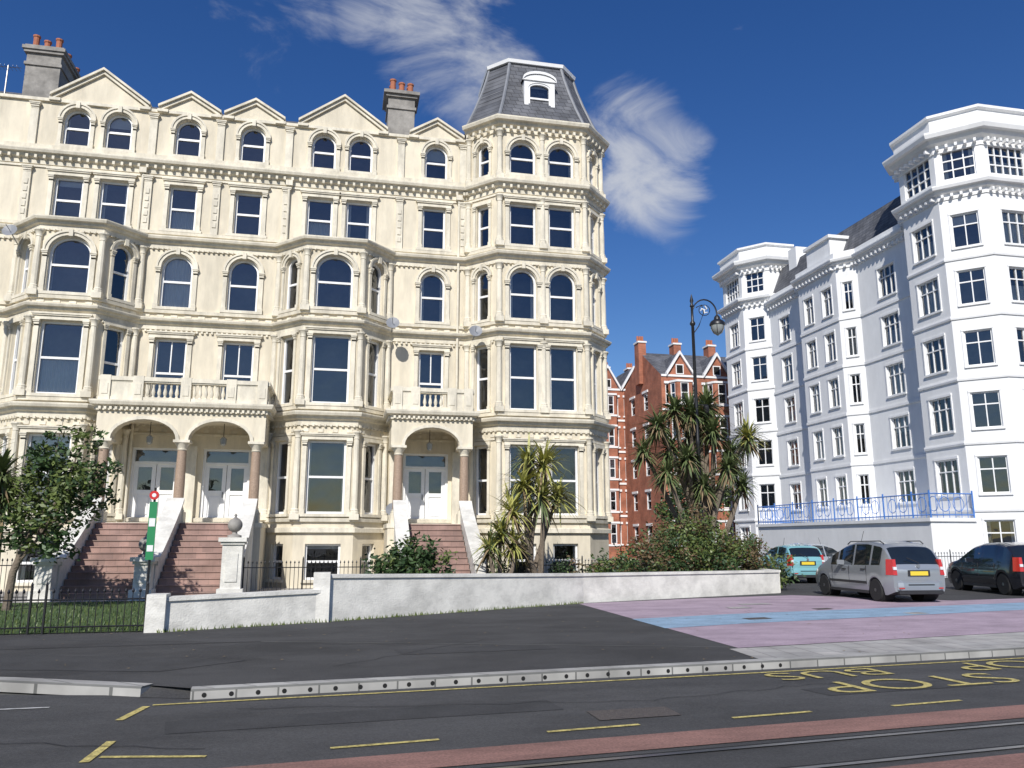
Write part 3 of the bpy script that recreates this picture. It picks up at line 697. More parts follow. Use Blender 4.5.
sheet('asphalt_repair_patch.002',[(-1.5,8.35),(2.4,8.65),(2.35,9.2),(-1.6,8.9)],-.096,PATCH)
sheet('asphalt_repair_patch.003',[(5.6,8.75),(8.2,9.0),(8.15,9.45),(5.5,9.2)],-.096,PATCH)
def kerb(name,path,w=.16,holes=False,zt=.012):
    B=Bld(name)
    B.sweep('kerb_face',KERB,path,[(-w,-.12),(0,-.12),(0,zt-.02),(-.02,zt),(-w,zt)])
    if holes:
        for i in range(len(path)-1):
            L=B.frame(path[i],path[i+1]);k=int(L/.29)
            for j in range(k):
                u=(j+.5)*L/k;r=.027
                B.poly('drain_holes',DARK,[(u+r*math.cos(a*math.pi/6),.003,-.055+r*math.sin(a*math.pi/6)) for a in range(12)])
    B.finish()
kerb('drainage_kerb',[kf[0],kf[1]],.2,True);kerb('stone_kerb',[kf[1],kf[2],kf[3]],.22);kerb('stone_kerb.001',lk,.22)
zr=-.092
def strip(mb,a,b_,w,m,z):
    d=Vector(sub(a,b_));n=Vector((-d.y,d.x)).normalized()*w/2
    mb.poly([(a[0]-n.x,a[1]-n.y,z),(b_[0]-n.x,b_[1]-n.y,z),(b_[0]+n.x,b_[1]+n.y,z),(a[0]+n.x,a[1]+n.y,z)],m)
mk=MB()
strip(mk,(-1.9,9.78),(5.6,10.4),.06,YEL,zr);strip(mk,(5.6,10.4),(12,11.0),.06,YEL,zr)
strip(mk,(-2.06,9.05),(-1.95,9.72),.08,YEL,zr)
for k in range(0,7):
    x=k*1.97;strip(mk,(x,7.5+x*.098),(x+.95,7.52+(x+.95)*.098),.06,YEL,zr)
strip(mk,(-1.93,7.45),(-1.9,8.15),.08,YEL,zr);strip(mk,(-1.85,7.6),(-1.0,7.44),.06,YEL,zr)
strip(mk,(-3.45,9.87),(-2.95,9.88),.05,WPAINT,zr);strip(mk,(-6,10.5),(-4.6,10.1),.05,WPAINT,zr)
mk.obj('road_markings')
def roadtext(body,x,y,sz,sx,ang,name):
    c=bpy.data.curves.new('road_text','FONT');c.body=body;c.size=sz;c.align_x='CENTER';c.offset=-.006
    o=bpy.data.objects.new('tmp',c);COL.objects.link(o);bpy.context.view_layer.update()
    me=bpy.data.meshes.new_from_object(o.evaluated_get(bpy.context.evaluated_depsgraph_get()));bpy.data.objects.remove(o)
    me.materials.clear();me.materials.append(YEL)
    q=bpy.data.objects.new(name,me);COL.objects.link(q);q.location=(x,y,zr+.004);q.rotation_euler=(0,0,ang);q.scale=(sx,1,1)
roadtext('BUS',6.45,10.35,.75,1.45,math.pi+.09,'bus_stop_lettering');roadtext('STOP',7.15,9.62,1.0,1.2,math.pi+.09,'bus_stop_lettering.001')
roadtext('STOP',9.9,10.65,.9,1.3,math.pi+.09,'bus_stop_lettering.002')
def yl(x,o):return 7.13+.096*(x+.0)+o
tm=MB()
for o0,o1 in((-.5,0),(-2.05,-1.55)):
    tm.poly([(-30,yl(-30,o0),zr),(60,yl(60,o0),zr),(60,yl(60,o1),zr),(-30,yl(-30,o1),zr)],REDT)
tm.obj('tram_track_surround')
tr=MB()
for o in(-.72,-1.42):
    tr.poly([(-30,yl(-30,o),zr+.004),(60,yl(60,o),zr+.004),(60,yl(60,o+.06),zr+.004),(-30,yl(-30,o+.06),zr+.004)],STEEL)
    tr.poly([(-30,yl(-30,o+.06),zr+.002),(60,yl(60,o+.06),zr+.002),(60,yl(60,o+.1),zr+.002),(-30,yl(-30,o+.1),zr+.002)],DARK)
tr.obj('tram_rails')
mh=MB();mh.poly([(2.6,8.05,zr),(3.5,8.12,zr),(3.5,8.55,zr),(2.6,8.5,zr)],IRONC);mh.obj('manhole_cover')
sm=MB();strip(sm,(-1.2,14.5),(6.2,12.2),.03,KERB,.006);strip(sm,(-6,14.2),(-1.2,14.5),.03,DARK,.006)
def crack(P,Q,z,w=.012,n=14):
    p=P
    for i in range(1,n+1):
        t=i/n;q=(P[0]+(Q[0]-P[0])*t+R.uniform(-.07,.07),P[1]+(Q[1]-P[1])*t+R.uniform(-.07,.07));strip(sm,p,q,w,DARK,z);p=q
crack((-1,9.4),(3.5,8.9),-.09);crack((3.5,8.9),(6.5,9.6),-.09,.01);crack((-4,8.6),(-1,7.7),-.09);crack((0,11.5),(2.5,14),.006,.012);crack((-5,15.5),(1,13.6),.006)
sm.obj('surface_joints')
sheet('lilac_surface',[(6.2,12.1),(12.45,13.1),(60,20),(60,26),(17,20.2),(13.8,23.2),(10.3,22.5),(6.35,21.3)],.004,LILAC)
sheet('blue_surface_band',[(6.2,15.0),(8,15.5),(17.14,17.3),(40,21.5),(40,23.3),(17,18.9),(9,17.6),(6.22,16.9)],.008,BLUEB)
sheet('paving',[(5.9,10.86),(10.55,11.32),(60,16.25),(60,19.9),(12.45,13.05),(6.0,12.0)],.006,PAVE)
cv=MB()
for x,y,w,h,m in((9.6,18.9,.6,.4,PAVE),(10.4,19.9,.9,.35,PAVE),(8.6,16.2,.6,.35,IRONC),(12.9,16.6,.5,.4,PAVE),(11.5,18.2,.5,.3,IRONC)):
    cv.poly([(x,y,.012),(x+w,y+.1,.012),(x+w,y+.1+h,.012),(x,y+h,.012)],m)
cv.obj('utility_covers')
sheet('garden_soil',[(-.3,17.8),(6.4,21.7),(13.9,24.4),(15.2,33),(14,34),(10.7,36),(10.6,30.8),(-3,30.8),(-3.1,16.6)],.012,SOIL)
sheet('lawn',[(-3.3,16.5),(-16,16.5),(-16,24.6),(-3.3,24.6)],.014,GRASS)
sheet('forecourt_path',[(-16,24.6),(1,24.6),(1,31),(-16,31)],.018,PAVE)
gb=MB()
for i in range(5200):
    x=R.uniform(-10.5,-3.4);y=16.6+7.5*R.random()**1.6;h=R.uniform(.04,.12);a=R.uniform(0,3.14);dx,dy=.012*math.cos(a),.012*math.sin(a)
    gb.poly([(x-dx,y-dy,.01),(x+dx,y+dy,.01),(x+R.uniform(-.04,.04),y+R.uniform(-.04,.04),h)],LEAFL if R.random()<.4 else LEAF)
gb.obj('lawn_grass')
# weeds along the foot of the wall and kerb litter leaves
wd=MB()
for i in range(420):
    t=R.random();P,Q=((-3.2,16.28),(-.31,17.58)) if t<.3 else ((-.31,17.58),(6.5,21.42));u=R.random();x=P[0]+(Q[0]-P[0])*u;y=P[1]+(Q[1]-P[1])*u+R.uniform(-.08,.03);h=R.uniform(.03,.1)
    wd.poly([(x-.012,y,.003),(x+.012,y,.003),(x+R.uniform(-.03,.03),y-.01,h)],LEAFL)
for i in range(160):
    x=R.uniform(-5,12);y=R.uniform(11,20)
    s=R.uniform(.012,.03);a=R.uniform(0,6.28);wd.poly([(x+s*math.cos(a+k*1.57),y+s*math.sin(a+k*1.57),.014+.004*(k%2)) for k in range(4)],CORB)
wd.obj('weeds_and_litter_leaves')
# ------------------------------------------------------------------ boundary wall
gw=Bld('garden_wall')
def gwall(P,Q,h0,h1,t=.14):
    L=gw.frame(P,Q);m=gw.part('wall_body')
    for (a,b,za0,za1,zb0,zb1) in((-t,t,-.1,-.1,h0-.07,h1-.07),(-t-.04,t+.04,h0-.07,h1-.07,h0,h1)):
        q=[(0,a,za0),(0,b,za0),(L,b,za1),(L,a,za1),(0,a,zb0),(0,b,zb0),(L,b,zb1),(L,a,zb1)]
        m.hexa([gw.T(*z) for z in q],WALLW)
gwall((-3.2,16.5),(-.31,17.8),.62,.66);gwall((-.31,17.8),(6.5,21.65),.96,.78);gwall((6.5,21.65),(13.96,24.4),.78,.72);gwall((13.96,24.4),(15.3,33),.72,.72)
for x,y,h in((-3.25,16.48,.68),(-.31,17.8,1.0)):
    gw.part('wall_piers').bx(x-.17,x+.17,y-.2,y+.2,-.1,h,WALLW)
gw.finish()
def ironrail(name,pts,h,sp=.12,z0=0):
    r=MB()
    for P,Q in zip(pts,pts[1:]):
        L=math.hypot(*sub(P,Q));dx,dy=sub(P,Q);k=max(1,int(L/sp))
        for z in(z0+.12,z0+h-.12):r.tube([(P[0],P[1],z),(Q[0],Q[1],z)],.014,IRON,4)
        for j in range(k+1):
            t=j/k;x,y=P[0]+dx*t,P[1]+dy*t;big=(j%14==0)
            r.tube([(x,y,z0),(x,y,z0+h+(.12 if big else 0))],.025 if big else .009,IRON,5)
            r.lathe((x,y,z0+h+(.12 if big else 0)),[(.02,0),(.026,.03),(.004,.08)],IRON,5)
    r.obj(name)
ironrail('iron_railing',[(-3.45,16.45),(-5.4,16.42),(-12,15.6)],.72)
ironrail('iron_railing.001',[(-8.3,25.3),(-14,25.3)],1.1)
ironrail('iron_railing.002',[(-2.7,25.2),(2.0,25.2)],1.0);ironrail('iron_railing.003',[(4.6,25.4),(10.5,26.5)],1.0)
ironrail('iron_railing.004',[(24.5,31.5),(40,31.5)],1.1,.15)
# ------------------------------------------------------------------ vegetation
def leafquad(mb,c,s,m):
    d=Vector((R.gauss(0,1),R.gauss(0,1),R.gauss(0,.7))).normalized();u=d.cross(Vector((R.gauss(0,1),R.gauss(0,1),R.gauss(0,1)))).normalized()
    l=s*R.uniform(.7,1.3);w=l*.45
    mb.poly([c-d*l*.5,c+u*w*.5,c+d*l*.5,c-u*w*.5],m)
def cordyline(name,base,heads,r0=.14,ln=.8,mats=(CORD,CORD,CORB),n=190,lw=.036):
    T_=MB();Lf=MB();base=Vector(base)
    for hd in heads:
        h=Vector(hd[:3]);k=hd[3] if len(hd)>3 else 1.;st=base+Vector((R.uniform(-.25,.25),R.uniform(-.15,.15),0))
        pts=[];nn=6
        sag=Vector((R.uniform(-.2,.2),R.uniform(-.2,.2),0))
        for i in range(nn+1):
            t=i/nn;p=st.lerp(h,t);p.x=st.x+(h.x-st.x)*(t**1.5)+sag.x*math.sin(t*3.1);p.y=st.y+(h.y-st.y)*(t**1.5)+sag.y*math.sin(t*3.1);pts.append(p)
        T_.tube(pts,[r0*(1-.55*i/nn) for i in range(nn+1)],BARK,7)
        ml=hd[4] if len(hd)>4 else mats
        for i in range(int(n*k)):
            az=R.uniform(0,6.283);el=math.asin(R.uniform(-.8,1.));L=ln*k*R.uniform(.65,1.1)
            if el<-.3:m=ml[2] if R.random()<.45 else ml[1]
            else:m=ml[R.choice((0,0,1))]
            d=Vector((math.cos(az)*math.cos(el),math.sin(az)*math.cos(el),math.sin(el)))
            sd=d.cross(Vector((0,0,1)));sd=sd.normalized() if sd.length>.01 else Vector((1,0,0))
            w=lw*R.uniform(.8,1.4);p=h+d*.06+Vector((0,0,R.uniform(-.25,.1)));prev=None;S=5;droop=R.uniform(.05,.35)*L
            for q in range(S+1):
                t=q/S;c=p+d*L*t+Vector((0,0,-droop*t*t*t*1.2));ww=w*(1-t**2)+.003
                if prev:Lf.poly([prev[0]-sd*prev[1],prev[0]+sd*prev[1],c+sd*ww,c-sd*ww],m)
                prev=(c,ww)
    e=empty(name);T_.obj('trunks',e,50);Lf.obj('leaves',e)
YS=(CORY,CORY,CORB);YG=(CORY,CORD,CORB)
cordyline('cordyline_tree',(12.6,26.6,0),[(10.9,26.4,5.7,1.1),(11.5,26.8,4.9,1),(12.2,26.5,6.2,1.15),(12.9,26.2,5.5,1),(13.1,27.0,6.6,1.15),(11.8,26.0,4.5,.95),(12.5,27.3,5.3,1),(13.6,26.4,4.8,.95),(14.7,27.1,5.5,1.1,YG),(14.0,26.4,3.6,.9),(13.2,25.8,4.2,.9),(11.0,26.0,4.0,.9),(14.2,27.5,4.5,.95),(11.5,26.3,6.3,1.0),(12.4,26.1,3.6,.9),(12.7,26.8,6.0,1.0),(10.4,26.6,4.8,.85)])
cordyline('cordyline_tree.001',(6.15,25.4,0),[(5.75,25.3,3.5,1.1,YS),(6.5,25.5,4.2,1.15,YS),(6.3,25.2,3.1,1.05,YG),(7.0,25.6,3.2,1,YS),(5.35,25.2,2.6,.95,YS),(6.0,25.6,4.3,.95,YG)],.11,.95,YS,115,.036)
cordyline('yucca_plant',(5.0,24.6,0),[(4.9,24.6,1.9,1.,YG),(5.3,24.7,1.6,.9,YS),(4.5,24.5,1.5,.9,YG)],.09,.8,YS,120,.036)
cordyline('cordyline_tree.002',(-8.35,22.4,0),[(-8.35,22.3,3.35,1.05),(-8.15,22.2,2.7,.9),(-8.8,22.4,3.7,1.0)],.1,.85,n=150)
def leafy(name,clumps,n,s,mats,trunk=None,limbs=None):
    Lf=MB();e=empty(name)
    tot=sum(c[3]*c[4]*c[5] for c in clumps)
    for c in clumps:
        k=int(n*c[3]*c[4]*c[5]/tot);cen=Vector(c[:3]);m0=R.choice(mats)
        tufts=[]
        for i in range(max(10,k//28)):
            d=Vector((R.gauss(0,1),R.gauss(0,1),R.gauss(0,1))).normalized()*R.uniform(.45,1.12)
            tufts.append((cen+Vector((d.x*c[3],d.y*c[4],d.z*c[5])),m0 if R.random()<.6 else R.choice(mats)))
        for i in range(k):
            tc,m=R.choice(tufts);g_=.13*(c[3]+c[5])/2+.03
            p=tc+Vector((R.gauss(0,g_),R.gauss(0,g_),R.gauss(0,g_)))
            if p.z<.03:continue
            leafquad(Lf,p,s,m)
    Lf.obj('leaves',e)
    if trunk or limbs:
        t=MB()
        if trunk:t.tube(trunk[0],trunk[1],BARK,8)
        for l in(limbs or []):t.tube(l,[.05,.035,.012],BARK,6)
        t.obj('trunk',e,50)
tc=[(-7.1,22,3.7,.6,.6,.5),(-6.5,21.8,3.1,.75,.7,.55),(-7.4,22.2,2.9,.7,.7,.55),(-5.95,21.9,2.6,.5,.5,.4),(-6.9,21.7,2.2,.75,.6,.5),(-7.7,22,1.9,.6,.6,.45),(-6.4,22,4.15,.35,.4,.4),(-6.7,21.8,1.55,.6,.5,.35),(-5.9,21.8,3.5,.4,.4,.3),(-7.0,22,4.3,.3,.3,.25)]
tb=Vector((-7.75,22,0))
leafy('garden_tree',tc,5000,.16,(LEAF,LEAF,LEAFL),([tb,(-7.7,22,.9),(-7.4,22,1.9),(-7.0,22,3.0)],[.11,.09,.075,.04]),[[(-7.65,22,1.1),(-7.2,21.9,1.7),c[:3]] for c in tc])
leafy('garden_shrub',[(1.35,22.2,.8,.65,.5,.5),(1.9,22.3,1.05,.65,.5,.6),(2.5,22.4,.9,.55,.45,.55),(1.7,22.1,.5,1.0,.5,.4),(2.2,22.3,1.4,.4,.4,.35)],3800,.15,(LEAF,LEAF,LEAFL),None,[[(1.8,22.3,0),(1.5,22.2,.6),(1.2,22.2,1.2)],[(1.8,22.3,0),(2.0,22.3,.7),(2.4,22.3,1.3)]])
cl=[]
for i in range(15):
    t=i/14;x=7.6+t*7.2;y=22.9+t*2.6+R.uniform(0,1.2);h=.75+.7*math.sin(t*3.1)*R.uniform(.6,1.1)
    cl.append((x,y,h*.75,.75,.6,h*.8))
leafy('hedge_shrubs',cl,10500,.13,(LEAF,LEAFL,LEAFL,LEAFR,LEAF))
leafy('hedge_shrubs.001',[(11.3,24.9,1.5,.9,.7,.9),(12.6,25.4,1.3,1,.8,.8),(10.2,24.5,1.1,.8,.7,.7),(13.8,25.9,1.1,.9,.7,.6),(11.5,25.2,2.3,.6,.6,.6),(10.6,25.0,1.9,.5,.5,.5)],7500,.12,(LEAF,LEAFL,LEAFL,LEAFR))
leafy('low_planting',[(x,23.6+.45*(x-8),.3,.55,.4,.28) for x in(3,3.9,4.9,5.8,6.6,7.4)],2200,.13,(LEAF,LEAFL))
leafy('low_planting.001',[(x,26.5,.5,.6,.4,.5) for x in(5.2,7.4,8.6,9.8)],3000,.13,(LEAF,LEAF,LEAFL))
leafy('street_tree',[(17.2,38,4.4,1.2,1,1.2),(18.6,39,3.6,1.3,1,1),(16.6,38,3.0,1.2,1,1)],3500,.22,(LEAF,LEAF,LEAFL),([(17.4,38.5,0),(17.3,38.4,2.2),(17.2,38.3,4)],[.14,.11,.05]))
# ------------------------------------------------------------------ street lamp
lx,ly=12.25,26.1
lp=MB()
lp.lathe((lx,ly,0),[(.26,0),(.26,.25),(.18,.35),(.15,1.1),(.18,1.15),(.11,1.3),(.085,1.5),(.07,5),(.09,5.05),(.065,5.15),(.055,9.3),(.1,9.36),(.1,9.42),(.05,9.5),(.045,10.0),(.08,10.05),(.04,10.15),(.07,10.25),(.01,10.5)],IRON,12)
ux,uy=math.cos(-.2),math.sin(-.2)
def A(r,z):return (lx+ux*r,ly+uy*r,z)
arc=[A(.45-.45*math.cos(t*math.pi/12),9.75+.55*math.sin(t*math.pi/12)) for t in range(0,13)]
lp.tube(arc+[A(.9,9.7)],.028,IRON,6)
lp.tube([A(0,9.0),A(.22,9.3),A(.42,9.8),A(.36,10.1),A(.15,10.0)],.02,IRON,6)
for k in range(3):
    a=k*2*math.pi/3+.5;c=(.45,9.9)
    lp.tube([A(c[0],c[1]),A(c[0]+.11*math.cos(a),c[1]+.11*math.sin(a)),A(c[0]+.15*math.cos(a+.9),c[1]+.15*math.sin(a+.9)+.02)],[.035,.03,.018],SWHITE,6)
lp.tube([A(.45+.2*math.cos(t*math.pi/8),9.9+.2*math.sin(t*math.pi/8)) for t in range(17)],.015,IRON,5)
hx,hy,_=A(.9,0)
lp.lathe((hx,hy,9.05),[(.05,.66),(.1,.6),(.12,.5),(.24,.42),(.28,.34),(.28,.28)],IRON,14)
lp.lathe((hx,hy,9.05),[(.25,.28),(.24,.15),(.17,.02),(.08,-.06),(.02,-.1)],LGLASS,14)
for k in range(6):
    a=k*math.pi/3;lp.tube([(hx+.255*math.cos(a),hy+.255*math.sin(a),9.33),(hx+.245*math.cos(a),hy+.245*math.sin(a),9.2),(hx+.175*math.cos(a),hy+.175*math.sin(a),9.07),(hx,hy,8.95)],.012,IRON,4)
lp.tube([(lx,ly,6.4),(lx+.35,ly-.07,6.4)],.02,IRON,5);lp.lathe((lx+.35,ly-.07,6.4),[(.04,-.3),(.1,-.22),(.1,-.05),(.03,.02)],IRON,8)
lp.obj('street_lamp',None,40)
sp_=MB();sx,sy=-4.5,21.4
sp_.tube([(sx,sy,0),(sx,sy,2.95)],.03,IRON,8)
sp_.bx(sx-.09,sx+.09,sy-.07,sy-.035,1.2,2.6,SGREEN);sp_.bx(sx-.07,sx+.07,sy-.078,sy-.0705,2.0,2.2,SWHITE);sp_.bx(sx-.07,sx+.07,sy-.078,sy-.0705,1.4,1.55,SWHITE)
sp_.lathe((sx,sy-.09,2.76),[(.11,0),(.11,.03)],SRED,20,'y');sp_.lathe((sx,sy-.096,2.76),[(.05,0),(.05,.004)],SWHITE,16,'y')
sp_.obj('bus_stop_sign',None,40)
bd=MB();bd.lathe((5.6,23.2,0),[(.5,0),(.52,.2),(.42,.42),(.25,.55),(.05,.6)],PLAST,12);bd.obj('garden_boulder',None,60)
# ------------------------------------------------------------------ cars
def interp(tab,x):
    if x<=tab[0][0]:return tab[0][1]
    for (a,b),(c,d) in zip(tab,tab[1:]):
        if x<=c:
            t=(x-a)/(c-a);return b+(d-b)*t
    return tab[-1][1]
def car(name,loc,rz,paint,L,Wd,topt,belt,axles,rw,glassx,pillars,rearw,frontw,zb0=.2,rails=False):
    """x from 0 (rear) to L (front); local origin at rear centre"""
    e=empty(name,loc,rz);b=MB();hwm=Wd/2;NS=100
    xs=[i*L/NS for i in range(NS+1)]
    def hw(x):
        k=1.;
        if x<.5:k-=.13*((.5-x)/.5)**2
        if x>L-.8:k-=.2*((x-L+.8)/.8)**2
        return hwm*k
    rows_=[]
    for x in xs:
        t=interp(topt,x);t=(interp(topt,x-.05)+t+interp(topt,x+.05))/3 if 0.05<x<L-.05 else t
        zb=zb0+(.1*max(0,(.25-x)/.25))+(.08*max(0,(x-L+.3)/.3))
        for ax in axles:
            q=(rw+.05)**2-(x-ax)**2
            if q>0:zb=max(zb,rw-.02+math.sqrt(q))
        bl=min(belt(x),t-.04);w=hw(x);k=max(0,min(1,(t-bl)/.6))
        wr=w*(.955-.19*k)
        z1=max(.42,zb+.01);z2=max(.66,z1+.02)
        z2=min(z2,bl-.01);z1=min(z1,z2-.01);zb=min(zb,z1-.005)
        zm=(z2+bl)/2
        rows_.append([(w*.945,zb),(w*.99,z1),(w,z2),(w*.985,zm),(w*.955,bl),(wr+.02*k,t-.09*max(.35,k)),(wr*.93,t-.035),(wr*.8,t-.005),(wr*.45,t+.012*k),(0,t+.02*k)])
    n=len(rows_[0])
    for i in range(NS):
        xm=(xs[i]+xs[i+1])/2;A_,B_=rows_[i],rows_[i+1]
        for s in(-1,1):
            for j in range(n-1):
                m=paint
                if j==4 and glassx[0]<xm<glassx[1] and not any(p0<xm<p1 for p0,p1 in pillars) :m=GLD
                if j>=6 and (rearw[0]<xm<rearw[1] or frontw[0]<xm<frontw[1]) :m=GLD
                b.poly([(xs[i],s*A_[j][0],A_[j][1]),(xs[i+1],s*B_[j][0],B_[j][1]),(xs[i+1],s*B_[j+1][0],B_[j+1][1]),(xs[i],s*A_[j+1][0],A_[j+1][1])],m)
        b.poly([(xs[i],-A_[0][0],A_[0][1]),(xs[i],A_[0][0],A_[0][1]),(xs[i+1],B_[0][0],B_[0][1]),(xs[i+1],-B_[0][0],B_[0][1])],PLAST)
    for x,r in((0,rows_[0]),(L,rows_[-1])):
        for j in range(n-1):
            b.poly([(x,-r[j][0],r[j][1]),(x,r[j][0],r[j][1]),(x,r[j+1][0],r[j+1][1]),(x,-r[j+1][0],r[j+1][1])],paint)
    me=bpy.data.meshes.new('body');me.from_pydata(b.v,[],b.f)
    for m in b.mats:me.materials.append(m)
    me.polygons.foreach_set('material_index',b.m)
    bm=bmesh.new();bm.from_mesh(me);bmesh.ops.remove_doubles(bm,verts=bm.verts,dist=.0015);bmesh.ops.recalc_face_normals(bm,faces=bm.faces);bm.to_mesh(me);bm.free()
    me.polygons.foreach_set('use_smooth',[True]*len(me.polygons));me.set_sharp_from_angle(angle=math.radians(38))
    o=bpy.data.objects.new('body',me);COL.objects.link(o);o.parent=e
    d=MB();w0=hw(0)
    prof=[(-.02,.30),(-.075,.34),(-.085,.44),(-.075,.54),(-.01,.60)]
    ring_=[]
    for t in range(13):
        a=-1+2*t/12;yy=a*w0*1.03;xx=.30*max(0,(abs(a)-.72)/.28)**2
        ring_.append([(p[0]+xx,yy,p[1]) for p in prof])
    for r0,r1 in zip(ring_,ring_[1:]):
        for j in range(len(prof)-1):d.poly([r0[j],r1[j],r1[j+1],r0[j+1]],paint if j else PLAST)
    d.bx(-.06,.1,-w0*.85,w0*.85,.24,.33,PLAST)
    d.bx(-.092,-.07,-w0*.5,w0*.5,.47,.50,PLAST)
    d.bx(-.03,.01,-.26,.26,.73,.84,PLATE);d.bx(-.026,.012,-.32,.32,.71,.87,PLAST)
    zl=belt(0)
    for s in(-1,1):
        zl0,zl1=zl-.26,zl+.16
        d.hexa([(-.02,s*w0*.84,zl0),(-.02,s*w0*.995,zl0),(.2,s*(hw(.2)+.010),zl0),(.2,s*w0*.8,zl0),(.03,s*w0*.84,zl1),(.03,s*w0*.95,zl1),(.22,s*(hw(.2)*.945+.010),zl1),(.2,s*w0*.8,zl1)],REDL)
        d.bx(-.026,.02,s*w0*.915-.05,s*w0*.915+.05,zl-.12,zl-.04,CLRL)
        d.bx(-.088,-.05,s*w0*.75-.07,s*w0*.75+.07,.38,.41,REDL)
        wl=hw(L-.1);d.hexa([(L-.35,s*(wl*.9),.62),(L-.35,s*(hw(L-.35)*1.005),.62),(L+.01,s*wl*.93,.6),(L+.02,s*wl*.55,.6),(L-.35,s*wl*.9,.78),(L-.35,s*(hw(L-.35)*.99),.78),(L-.02,s*wl*.9,.72),(L-.0,s*wl*.55,.72)],CLRL)
        xm=frontw[0]-.1
        d.hexa([(xm,s*hwm*.93,belt(xm)+.0),(xm,s*(hwm+.17),belt(xm)+.02),(xm+.12,s*(hwm+.14),belt(xm)+.04),(xm+.14,s*hwm*.93,belt(xm)),(xm,s*hwm*.93,belt(xm)+.14),(xm,s*(hwm+.17),belt(xm)+.15),(xm+.12,s*(hwm+.14),belt(xm)+.13),(xm+.14,s*hwm*.93,belt(xm)+.1)],paint)
        for xh in(axles[0]+.45,axles[0]+1.45):d.bx(xh,xh+.2,s*(hwm*.985)-.022,s*(hwm*.985)+.022,belt(xh)-.13,belt(xh)-.10,PLAST)
        d.bx(axles[0]+rw+.1,axles[1]-rw-.1,s*hwm-.012,s*hwm+.012,.46,.53,PLAST)
        for xh in(axles[0]+.38,axles[0]+1.28,axles[0]+2.2):d.bx(xh,xh+.012,s*hwm*.99-.006,s*hwm*.99+.009,.45,belt(xh)-.01,PLAST)
        d.bx(axles[0]+rw+.05,axles[1]-rw-.05,s*hwm*.955-.02,s*hwm*.955+.015,.2,.28,PLAST)
        if rails:d.tube([(.55,s*hwm*.68,interp(topt,.55)-.0),(.7,s*hwm*.70,interp(topt,.8)+.05),(2.2,s*hwm*.70,interp(topt,2.2)+.05),(2.4,s*hwm*.68,interp(topt,2.4))],.015,PLAST,6)
    d.tube([(-.02,-.02,zl+.06),(0.03,.3,zl+.2)],.012,PLAST,4)
    d.lathe((-.012,0,zl-.02),[(.05,-.012),(.05,.02)],HUB,14,'x')
    d.tube([(L*.62,0,interp(topt,L*.4)-.02),(L*.58,0,interp(topt,L*.4)+.3)],.008,PLAST,4)
    d.obj('fittings',e,40)
    w_=MB()
    for ax in axles:
        for s in(-1,1):
            y=s*(hwm-.11)
            w_.lathe((ax,y,rw),[(rw*.6,-.1),(rw*.93,-.1),(rw,-.07),(rw,.07),(rw*.93,.1),(rw*.66,.1)],TYRE,28,'y')
            w_.lathe((ax,y,rw),[(rw*.66,s*.085),(rw*.6,s*.07),(rw*.55,s*.06)],HUB,28,'y',False)
            w_.lathe((ax,y,rw),[(rw*.2,s*.07),(rw*.16,s*.1),(.01,s*.1)],HUB,12,'y',False)
            for k in range(6):
                a=k*math.pi/3;c,q=math.cos(a),math.sin(a)
                p=lambda r,t:(ax+r*c-t*q,rw+r*q+t*c)
                pts=[p(.03,-.035),p(rw*.6,-.025),p(rw*.6,.025),p(.03,.035)]
                w_.hexa([(u,y+s*.05,v) for u,v in pts]+[(u,y+s*.085,v) for u,v in pts],HUB)
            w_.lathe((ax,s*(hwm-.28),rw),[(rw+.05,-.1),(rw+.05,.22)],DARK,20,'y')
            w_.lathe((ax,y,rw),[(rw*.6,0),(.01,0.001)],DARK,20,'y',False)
    w_.obj('wheels',e,40)
    return e
def carrot(phi):return math.pi/2-math.radians(phi)
car('parked_car',(15.5,19.6,0),carrot(4),SILV,4.28,1.75,[(0,.93),(.04,1.02),(.1,1.15),(.34,1.46),(.55,1.57),(1.2,1.65),(1.9,1.64),(2.4,1.55),(2.95,1.3),(3.4,1.05),(3.85,.88),(4.12,.74),(4.28,.55)],lambda x:1.0-.02*x,(.72,3.48),.31,(.45,3.05),[(.88,.97),(1.75,1.86),(2.62,2.7)],(.06,.38),(2.4,3.25),rails=True)
car('parked_car.001',(21.0,21.0,0),carrot(12),BLKP,4.3,1.78,[(0,.92),(.04,.98),(.3,1.3),(.6,1.52),(1.2,1.6),(2.0,1.58),(2.5,1.48),(3.05,1.15),(3.3,1.03),(3.9,.92),(4.2,.76),(4.3,.55)],lambda x:1.0-.02*x,(.75,3.4),.33,(.55,3.0),[(.95,1.05),(1.8,1.9),(2.65,2.72)],(.08,.5),(2.45,3.15))
car('parked_car.002',(18.2,29.3,0),carrot(8),TEAL,3.7,1.6,[(0,.9),(.04,.98),(.2,1.25),(.4,1.44),(.9,1.5),(1.6,1.48),(2.1,1.38),(2.6,1.08),(3.0,.96),(3.5,.82),(3.7,.55)],lambda x:.95-.02*x,(.6,3.0),.28,(.42,2.5),[(1.2,1.28)],(.06,.34),(2.05,2.6))
car('parked_car.003',(20.3,34.5,0),carrot(70),PALE,4.2,1.72,[(0,.9),(.04,.98),(.25,1.25),(.5,1.46),(1.2,1.54),(2.0,1.5),(2.5,1.38),(3.0,1.08),(3.3,1.0),(3.9,.86),(4.2,.55)],lambda x:.97-.02*x,(.7,3.4),.3,(.42,2.9),[(.95,1.03),(1.8,1.9)],(.06,.42),(2.45,3.05))
